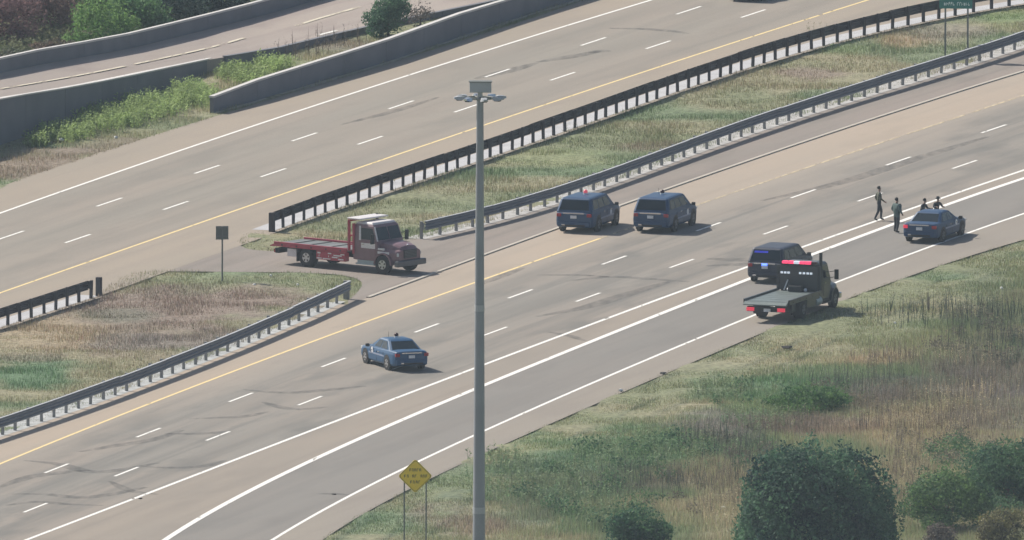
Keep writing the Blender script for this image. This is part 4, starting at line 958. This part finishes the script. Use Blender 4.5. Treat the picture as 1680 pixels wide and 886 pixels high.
def tow_truck(c, heading, v, label):
    o = empty('tow_truck', c, heading); tag(o, label, 'tow truck')
    red = v == 'red'; cabm = M['maroon'] if red else M['blackpaint']; railm = M['redpaint'] if red else M['blackpaint']; deckm = M['deck'] if red else M['deck_dark']
    for s in (1, -1): MB().box(-3.9, 3.2, s*.42-.05, s*.42+.05, .62, .86).build('frame_rail', M['frame'], o)
    # flat bed
    MB().box(-4.15, .62, -1.14, 1.14, .98, 1.06).build('bed_deck', deckm, o)
    for s in (1, -1):
        m = MB(); m.box(-4.10, .62, s*1.19-.05, s*1.19+.05, .92, 1.16); m.build('bed_side_rail', railm, o, bevel=.015)
        for k in range(5): MB().box(-3.6+k*.95, -3.52+k*.95, s*1.245-.012, s*1.245+.012, .98, 1.05).build('stake_pocket', M['blackplastic'], o)
    m = MB(); m.loft([[(-4.15, -1.14, .90), (-4.15, 1.14, .90), (-4.15, 1.14, 1.05), (-4.15, -1.14, 1.05)], [(-4.42, -1.14, .88), (-4.42, 1.14, .88), (-4.42, 1.14, .93), (-4.42, -1.14, .93)]]); m.build('bed_tail', railm if red else deckm, o)
    for k in range(6): MB().box(-3.9+k*.75, -3.87+k*.75, -1.12, 1.12, 1.06, 1.068).build('deck_rib', deckm, o)
    MB().box(-4.2, -3.95, -1.0, 1.0, .55, .80).build('tail_bar', M['frame'], o)
    for s in (1, -1): MB().box(-4.26, -4.19, s*.82-.20, s*.82+.20, .58, .76).build('tail_light', M['tail_on'] if not red else M['tail'], o)
    MB().box(-4.27, -4.2, -.25, .1, .56, .72).build('licence_plate', M['plate'], o)
    # headache rack
    zr = 2.62 if red else 2.35
    for s in (1, -1): MB().box(.66, .76, s*1.12-.06, s*1.12+.06, 1.06, zr).build('rack_post', railm, o)
    for z in (1.35, 1.8, zr-.05): MB().box(.67, .75, -1.06, 1.06, z-.04, z+.04).build('rack_bar', railm, o)
    if red: MB().box(.55, 1.45, -1.10, 1.10, zr+.02, zr+.10).build('wind_deflector', M['whitepaint'], o, bevel=.03)
    else: MB().box(.62, .66, -1.02, 1.02, 1.12, 2.28).build('rack_plate', M['blackpaint'], o)
    # cab: lower box and glasshouse
    m = MB(); hw = 1.05
    m.loft([[Vector((x_, -w1, z)) if i == 0 else Vector(p) for i, p in enumerate(((x0, -w1, z), (x1, -w1, z), (x1, w1, z), (x0, w1, z)))] for (x0, x1, w1, z, x_) in
            ((.92, 2.45, hw, .62, .92), (.90, 2.50, hw, 1.2, .9), (.90, 2.46, hw, 1.62, .9), (.93, 2.20, .97, 2.34, .93), (1.0, 2.05, .90, 2.46, 1.0), (1.15, 1.85, .7, 2.50, 1.15))])
    m.build('cab', cabm, o, bevel=.03)
    if red:
        m = MB(); m.loft([[(.97, -.93, 2.42), (2.12, -.93, 2.42), (2.12, .93, 2.42), (.97, .93, 2.42)], [(1.05, -.86, 2.53), (2.02, -.86, 2.53), (2.02, .86, 2.53), (1.05, .86, 2.53)]]); m.build('cab_roof', M['whitepaint'], o, bevel=.03)
    wq = [(2.46, -hw, 1.62), (2.46, hw, 1.62), (2.20, .97, 2.34), (2.20, -.97, 2.34)]
    MB().quadslab(wq, .05, .95, .06, .92, .015, .06).build('windshield', M['glass'], o)
    MB().quadslab(wq, .49, .51, .06, .92, .025, .02).build('windshield_pillar', cabm, o)
    for s in (1, -1):
        sq = [(.90, -hw, 1.62), (2.46, -hw, 1.62), (2.20, -.97, 2.34), (.93, -.97, 2.34)] if s < 0 else [(2.46, hw, 1.62), (.90, hw, 1.62), (.93, .97, 2.34), (2.20, .97, 2.34)]
        a, b = (.36, .92) if s < 0 else (.08, .64)
        MB().quadslab(sq, a, b, .08, .86, .012, .05).build('side_window', M['glass'], o)
        d = MB(); d.box(1.42, 2.40, s*(hw+.004)-.012, s*(hw+.004)+.012, .78, 1.60); dr = d.build('door', M['maroon'] if red else M['blackpaint'], o, bevel=.008)
        MB().box(1.50, 1.66, s*(hw+.03)-.012, s*(hw+.03)+.012, 1.40, 1.45).build('handle', M['chrome'], dr)
        m = MB(); m.tube((2.35, s*1.03, 1.9), (2.45, s*1.36, 1.95), .02, None, 6); m.tube((2.35, s*1.03, 1.6), (2.45, s*1.36, 1.65), .02, None, 6); m.box(2.38, 2.48, s*1.38-.10, s*1.38+.10, 1.52, 2.02); m.build('mirror', M['blackplastic'], o, bevel=.02)
        m = MB(); m.box(1.15, 2.35, s*1.02-.12, s*1.02+.12, .40, .47); m.box(1.2, 2.3, s*.98-.08, s*.98+.1, .47, .62); m.build('step', M['tank'] if red else M['blackplastic'], o)
    qb = [(.90, hw, 1.62), (.90, -hw, 1.62), (.93, -.97, 2.34), (.93, .97, 2.34)]
    MB().quadslab(qb, .2, .8, .1, .8, .015, .05).build('rear_window', M['glass'], o)
    # hood with rounded nose
    hs = []
    for x, wt, zt_, wb in ((2.40, .86, 1.60, 1.02), (2.8, .84, 1.58, 1.04), (3.3, .78, 1.50, 1.02), (3.62, .70, 1.40, .96), (3.76, .58, 1.22, .84)):
        pts = [(wb, .72), (wb, 1.08), (wb*.93, 1.18), (wt, 1.24), (wt*.93, zt_-.06), (wt*.72, zt_), (wt*.3, zt_+.03)]
        hs.append([Vector((x, y, z)) for y, z in pts] + [Vector((x, -y, z)) for y, z in reversed(pts)])
    MB().loft(hs[::-1]).build('hood', cabm, o, bevel=.03)
    MB().box(3.74, 3.80, -.50, .50, .82, 1.24).build('grille', M['blackplastic'], o)
    for k in range(5): MB().box(3.80, 3.81, -.48, .48, .86+k*.075, .885+k*.075).build('grille_bar', M['chrome'] if not red else M['rimdark'], o)
    MB().box(3.66, 3.92, -1.14, 1.14, .42, .72).build('front_bumper', M['rimdark'] if red else M['chrome'], o, bevel=.05)
    for s in (1, -1):
        MB().box(3.55, 3.74, s*.80-.13, s*.80+.13, .92, 1.10).build('headlight', M['headlamp'], o, bevel=.03)
        f = MB(); ring_in = []; secs = []
        for k in range(9):
            a = math.pi*k/8; cx, cz = 2.90+math.cos(a)*.58, .50+math.sin(a)*.60
            ix, iz = 2.90+math.cos(a)*.50, .50+math.sin(a)*.52
            secs.append([Vector((cx, s*.82, cz)), Vector((cx, s*1.16, cz-.02)), Vector((ix, s*1.16, iz)), Vector((ix, s*.82, iz))])
        f.loft(secs if s > 0 else secs[::-1]).build('fender', cabm, o)
        wheel(o, 2.90, s*1.02, .49, .28, M['rim'] if red else M['rimdark'], .52)
        wheel(o, -2.0, s*1.00, .49, .46, M['rim'] if red else M['rimdark'], .52)
        mm = MB(); mm.box(-2.62, -2.56, s*1.0-.24, s*1.0+.24, .25, .88); mm.build('mud_flap', M['blackplastic'], o)
        # tool boxes under the bed
        tb = MB(); tb.box(-1.38, .50, s*1.02-.16, s*1.02+.16, .46, .90); bx = tb.build('tool_box', M['redpaint'] if red else M['blackpaint'], o, bevel=.015)
        if red:
            g = MB(); yy = s*1.186
            for (x0, x1, z0, z1) in ((-1.34,-1.02,.50,.56),(-1.30,-1.10,.76,.84),(-.95,-.45,.50,.55),(-.35,.0,.60,.66),(-.25,.28,.70,.76),(.05,.40,.52,.58),(-.62,-.40,.78,.84),(.20,.46,.78,.83)):
                MB().box(x0, x1, yy-.004, yy+.004, z0, z1).build('graphic_stripe', M['whitepaint'], bx)
            g = MB()
            for k in range(3): g.box(-1.2+k*.62, -1.15+k*.62, s*1.186-.01, s*1.186+.01, .62, .70)
            g.build('latch', M['chrome'], bx)
        else:
            MB().tube((.0, s*1.0, .62), (.78, s*1.0, .62), .24, None, 14).build('fuel_tank', M['tank'], o)
    MB().box(-3.35, -2.75, -1.08, -.70, .45, .85).build('rear_tool_box', M['whitepaint'] if red else M['blackpaint'], o, bevel=.02)
    if red:
        g = MB(); g.box(1.45, 2.36, -hw-.022, -hw-.017, 1.24, 1.50); g.build('door_graphic', M['whitepaint'], o)
        g = MB(); g.box(2.5, 3.25, -1.05, -1.035, 1.02, 1.14); g.build('hood_graphic', M['whitepaint'], o)
        MB().box(.90, 1.02, -1.10, -1.0, .9, 2.44).build('pillar_stripe', M['redpaint'], o)
        MB().quadslab([(.90, -hw, 1.62), (2.46, -hw, 1.62), (2.20, -.97, 2.34), (.93, -.97, 2.34)], .26, .34, .0, 1.0, .016, .02).build('window_frame', M['whitepaint'], o)
        MB().quadslab(wq, .0, .05, .0, 1.0, .018, .02).build('windshield_frame', M['whitepaint'], o)
        MB().box(2.3, 2.9, -1.02, -.93, 1.20, 1.30).build('hood_graphic', M['whitepaint'], o)
        for k_, x_ in enumerate((-3.3, -2.2, -.9)): MB().box(x_, x_+.08, -1.0, 1.0, 1.07, 1.085).build('tie_strap', M['blackplastic'], o)
        for s in (1,): MB().tube((.80, s*1.0, 1.0), (.80, s*1.0, 2.75), .07, None, 10).build('exhaust_stack', M['frame'], o)
        MB().sphere((3.6, 0, 1.46), .05, 1, 1, 1).build('hood_ornament', M['chrome'], o)
    else:
        b = MB(); b.box(.70, .98, -.95, .95, zr+.00, zr+.06); b.build('light_bar_base', M['frame'], o)
        for k, mm_ in enumerate(('bar_on','bar_on','work','bar_on','bar_on','beacon_red')):
            x = -.93 + k*.31; MB().box(.72, .96, -x-.29, -x, zr+.06, zr+.20).build('light_bar_lens', M[mm_], o, bevel=.03)
        for x in (.88,.70,.52,-.10,-.30,-.50,-.68): MB().box(.56, .62, x-.06, x+.06, 1.93, 2.03).build('work_lamp', M['work'], o, bevel=.01)
        MB().tube((.55, .75, 1.10), (.58, .55, 1.62), .035, None, 8).build('winch_lever', M['plate'], o)
        for s in (1, -1): MB().sphere((.40, s*.45, 1.16), .09, 1, 1, 1).build('chain_hook', M['plate'], o)
        MB().box(.18, .58, -.30, .42, 1.07, 1.36).build('winch', M['frame'], o, bevel=.03)
        MB().tube((.80, -1.12, 1.0), (.80, -1.12, 3.02), .085, None, 10).build('exhaust_stack', M['frame'], o)
    return o
ang = R(-39); wx, wy = 2.9, -1.16
p = G(627, 451); p.x -= wx*math.cos(ang)-wy*math.sin(ang); p.y -= wx*math.sin(ang)+wy*math.cos(ang)
tow_truck(p, ang, 'red', 'red and maroon flatbed tow truck with white cab roof standing on the crossover')
tow_truck(G(1303, 515), R(70), 'black', 'black flatbed tow truck with lit red light bar beside the navy SUV')

# ------------------------------------------------------------------ people
def person(px, py, heading, pose, clothes, label, hat=False, height=1.80, jacket=False, z=.021):
    """one skinned body; heading = direction faced (world angle)"""
    b = at(px, py); o = empty('person', (b.x, b.y, z), heading); tag(o, label, 'person'); k = height/1.80
    J = dict(pel=(0,0,.95), wai=(0,0,1.10), che=(.01,0,1.32), nec=(.0,0,1.50), jaw=(.035,0,1.59), hed=(.02,0,1.68), crn=(0,0,1.765), nos=(.105,0,1.665))
    for s, t in ((1,'L'), (-1,'R')):
        J.update({'sh'+t:(0,s*.19,1.44), 'el'+t:(-.03,s*.27,1.16), 'wr'+t:(.06,s*.27,.92), 'pa'+t:(.08,s*.27,.85), 'hp'+t:(0,s*.10,.90), 'kn'+t:(.02,s*.11,.50), 'an'+t:(-.03,s*.11,.10), 'to'+t:(.14,s*.12,.045)})
    J.update(pose)
    Rr = dict(pel=.135, wai=.125, che=.15, nec=.058, jaw=.070, hed=.095, crn=.055, nos=.016)
    for t in 'LR': Rr.update({'sh'+t:.075,'el'+t:.048,'wr'+t:.032,'pa'+t:.035,'hp'+t:.095,'kn'+t:.064,'an'+t:.045,'to'+t:.038})
    if jacket:
        Rr.update(pel=.175, wai=.185, che=.195, nec=.07)
        for t in 'LR': Rr['sh'+t] = .095; Rr['el'+t] = .065
    names = list(J); idx = {n: i for i, n in enumerate(names)}
    E_ = [('pel','wai'),('wai','che'),('che','nec'),('nec','jaw'),('jaw','hed'),('hed','crn'),('hed','nos')]
    for t in 'LR': E_ += [('che','sh'+t),('sh'+t,'el'+t),('el'+t,'wr'+t),('wr'+t,'pa'+t),('pel','hp'+t),('hp'+t,'kn'+t),('kn'+t,'an'+t),('an'+t,'to'+t)]
    V = [tuple(c*k for c in J[n]) for n in names]; R_ = [Rr[n]*k*(1.0 if n in ('nos','jaw','hed','crn') else 1.22) for n in names]; EE = [(idx[a], idx[b_]) for a, b_ in E_]
    # fingers: unequal, slightly curled, rooted in the palm
    bones = [(a, b_) for a, b_ in E_]
    def skinmesh(V, EE, R_, root, sub):
        me = bpy.data.meshes.new('skeleton'); me.from_pydata(V, EE, []); so = bpy.data.objects.new('skeleton', me); COL.objects.link(so)
        sk = so.modifiers.new('skin', 'SKIN'); sk.use_smooth_shade = True; sk.branch_smoothing = .6
        ss = so.modifiers.new('sub', 'SUBSURF'); ss.levels = sub; ss.render_levels = sub
        for i, r in enumerate(R_): me.skin_vertices[0].data[i].radius = (r, r); me.skin_vertices[0].data[i].use_root = (i == root)
        dg = bpy.context.evaluated_depsgraph_get(); ev = so.evaluated_get(dg); out = bpy.data.meshes.new_from_object(ev); bpy.data.objects.remove(so); return out
    body = skinmesh(V, EE, R_, 0, 2); body.name = 'body'
    top, leg, shoe = clothes
    for m_ in (M['skin'], top, leg, M['blackplastic'], M['collar']): body.materials.append(m_)
    seg = []
    for a, b_ in E_:
        mi = 0 if a in ('nec','jaw','hed') or a.startswith('wr') else 3 if a.startswith('an') else 2 if a[:2] in ('hp','kn') or b_.startswith('hp') else 1
        seg.append((Vector(V[idx[a]]), Vector(V[idx[b_]]), mi))
    for pl in body.polygons:
        c = pl.center; best = 9; bi = 0
        for a, b_, mi in seg:
            d = b_-a; t = max(0, min(1, (c-a).dot(d)/max(d.length_squared, 1e-9))); q = (c-(a+d*t)).length
            if q < best: best = q; bi = mi
        if jacket and bi == 2 and c.z > .80*k: bi = 1
        pl.material_index = bi
    link_mesh('body', body, o)
    for t in 'LR':
        w0 = Vector(J['wr'+t])*k; p0 = Vector(J['pa'+t])*k; d = (p0-w0).normalized(); sd = Vector((1, 0, 0)) if abs(d.x) < .8 else Vector((0, 0, 1)); sd = (sd - d*sd.dot(d)).normalized(); cu = d.cross(sd)*(-1 if t == 'L' else 1)
        HV = [tuple(w0), tuple(p0)]; HE = [(0, 1)]; HR = [.026, .034]
        for j, (of, ln_) in enumerate(((-.030,.070),(-.010,.080),(.010,.076),(.028,.060))):
            a = p0 + sd*of + d*.015; b1 = a + d*ln_*.5 + cu*.006; c1 = b1 + d*ln_*.42 + cu*.025; n0 = len(HV); HV += [tuple(a), tuple(b1), tuple(c1)]; HE += [(1, n0), (n0, n0+1), (n0+1, n0+2)]; HR += [.010, .009, .007]
        a = w0 + (p0-w0)*.45 - sd*.03; n0 = len(HV); b1 = a - sd*.022 + d*.03 + cu*.01; HV += [tuple(a), tuple(b1), tuple(b1 + d*.028 + cu*.012)]; HE += [(0, n0), (n0, n0+1), (n0+1, n0+2)]; HR += [.012, .010, .008]
        hm = skinmesh(HV, HE, HR, 0, 1); hm.name = 'hand'; hm.materials.append(M['skin']); link_mesh('hand', hm, o)
    h = Vector(J['hed'])*k; c = Vector(J['crn'])*k
    m = MB(); m.sphere((h.x-.034, h.y, h.z+.045), .098*k, 1.0, .98, .95, 12, 7); m.build('hair', M['hair'], o, smooth=True)
    if hat:
        m = MB(); m.tube((c.x-.01, c.y, c.z-.035), (c.x-.01, c.y, c.z-.02), .175*k, .170*k, 16); m.tube((c.x-.01, c.y, c.z-.02), (c.x-.01, c.y, c.z+.075), .105*k, .085*k, 14); m.build('hat', M['uni_dark'], o)
    return o
walk = dict(knL=(.16,.10,.52), anL=(.13,.10,.10), toL=(.30,.11,.045), knR=(-.06,-.10,.50), anR=(-.26,-.11,.11), toR=(-.10,-.12,.045), elL=(-.12,.27,1.18), wrL=(.02,.27,.96), paL=(.06,.27,.90), elR=(.02,-.28,1.17), wrR=(.20,-.26,1.03), paR=(.26,-.25,1.00))
person(1442, 362.5, R(15), walk, (M['uni_olive'], M['uni_dark'], None), 'officer in dark olive clothes striding, leftmost of the people', height=1.76)
stand = dict(knL=(.04,.12,.50), anL=(-.02,.14,.10), toL=(.14,.17,.045), knR=(.0,-.12,.50), anR=(-.12,-.15,.10), toR=(.04,-.17,.045), elL=(-.02,.33,1.18), wrL=(.16,.26,1.02), paL=(.22,.22,1.0), elR=(-.04,-.33,1.17), wrR=(.12,-.28,.98), paR=(.17,-.26,.94))
person(1471, 382.5, R(40), stand, (M['uni_teal'], M['uni_dark'], None), 'broad person in grey green jacket standing behind the police car tail', height=1.80, jacket=True)
lean = dict(wai=(.03,0,1.10), che=(.10,0,1.31), nec=(.16,0,1.48), jaw=(.21,0,1.56), hed=(.21,0,1.65), crn=(.20,0,1.735), nos=(.295,0,1.63), shL=(.11,.19,1.42), shR=(.11,-.19,1.42), elL=(.20,.30,1.20), wrL=(.42,.24,1.22), paL=(.49,.22,1.22), elR=(.20,-.30,1.20), wrR=(.42,-.24,1.22), paR=(.49,-.22,1.22))
person(1512, 380, R(-30), lean, (M['uni_dark'], M['uni_dark'], None), 'dark clad officer behind the police car roof, left of the two heads', height=1.72)
person(1536, 372.5, R(-60), lean, (M['uni_dark'], M['uni_dark'], None), 'dark clad officer with flat brimmed hat behind the police car, right of the two heads', height=1.55, hat=True)

# ------------------------------------------------------------------ litter and debris
def scrap(px, py, size, m, label, cat, name, seed, flat=.5):
    g = random.Random(seed); c = at(px, py); o = MB(); secs = []
    for z, r in ((0, .8), (flat*.5, 1.0), (flat, .7), (flat*1.15, .2)):
        secs.append([Vector((math.cos(2*math.pi*i/8)*size*r*g.uniform(.6, 1.2), math.sin(2*math.pi*i/8)*size*r*g.uniform(.4, 1.0), z*size)) for i in range(8)])
    o.loft(secs); ob = o.build(name, m); ob.location = (c.x, c.y, .02); ob.rotation_euler = (0, 0, g.uniform(0, 3)); tag(ob, label, cat); return ob
for i, (x_, y_, s_, lb) in enumerate([(417,469,.10,'small white litter nearest the square sign post'),(444,454,.10,'small white litter just below the crossover edge behind the red truck'),(488,469,.10,'small white litter right of the others near the end of the guardrail'),
    (1018,643,.14,'white litter on the outer shoulder edge of the near road'),(100,232,.16,'white litter below the yellow green weeds at the far left'),(190,228,.13,'pale litter on the verge between the weeds and the far shoulder'),
    (1187,838,.20,'white scrap among the weeds left of the dark round tree'),(1643,475,.12,'white scrap in the grass at the right edge of the bank'),(1468,532,.10,'white scrap on the mown bank below the black tow truck')]):
    scrap(x_, y_, s_, M['litter'], lb, 'litter', 'litter', i, .9)
scrap(1291, 572, .38, M['rubber'], 'black shredded tyre scrap lying on the bank below the black tow truck', 'debris', 'tyre_scrap', 31, .3)
scrap(1088, 614, .28, M['rubber'], 'small dark tyre scrap at the pavement edge', 'debris', 'tyre_scrap', 32, .3)
scrap(230, 819, .12, M['rubber'], 'tiny dark scrap on the white line at the lower left', 'debris', 'tyre_scrap', 33, .4)
scrap(548, 812, .16, M['rubber'], 'dark scrap on the exit lane left of the yellow sign', 'debris', 'tyre_scrap', 34, .3)

# ------------------------------------------------------------------ haze: two miles of summer air
HAZE = 0.000031
if HAZE:
    hm = bpy.data.materials.new('thin_air'); hm.use_nodes = True; t = hm.node_tree; t.nodes.clear()
    ou = t.nodes.new('ShaderNodeOutputMaterial'); pv = t.nodes.new('ShaderNodeVolumePrincipled')
    pv.inputs['Color'].default_value = (.72, .87, 1.0, 1); pv.inputs['Density'].default_value = HAZE; t.links.new(pv.outputs[0], ou.inputs['Volume'])
    ob = MB().box(-9500, 9500, -9500, 9500, -1.2, HCAM+20).build('haze', hm); ob['kind'] = 'stuff'
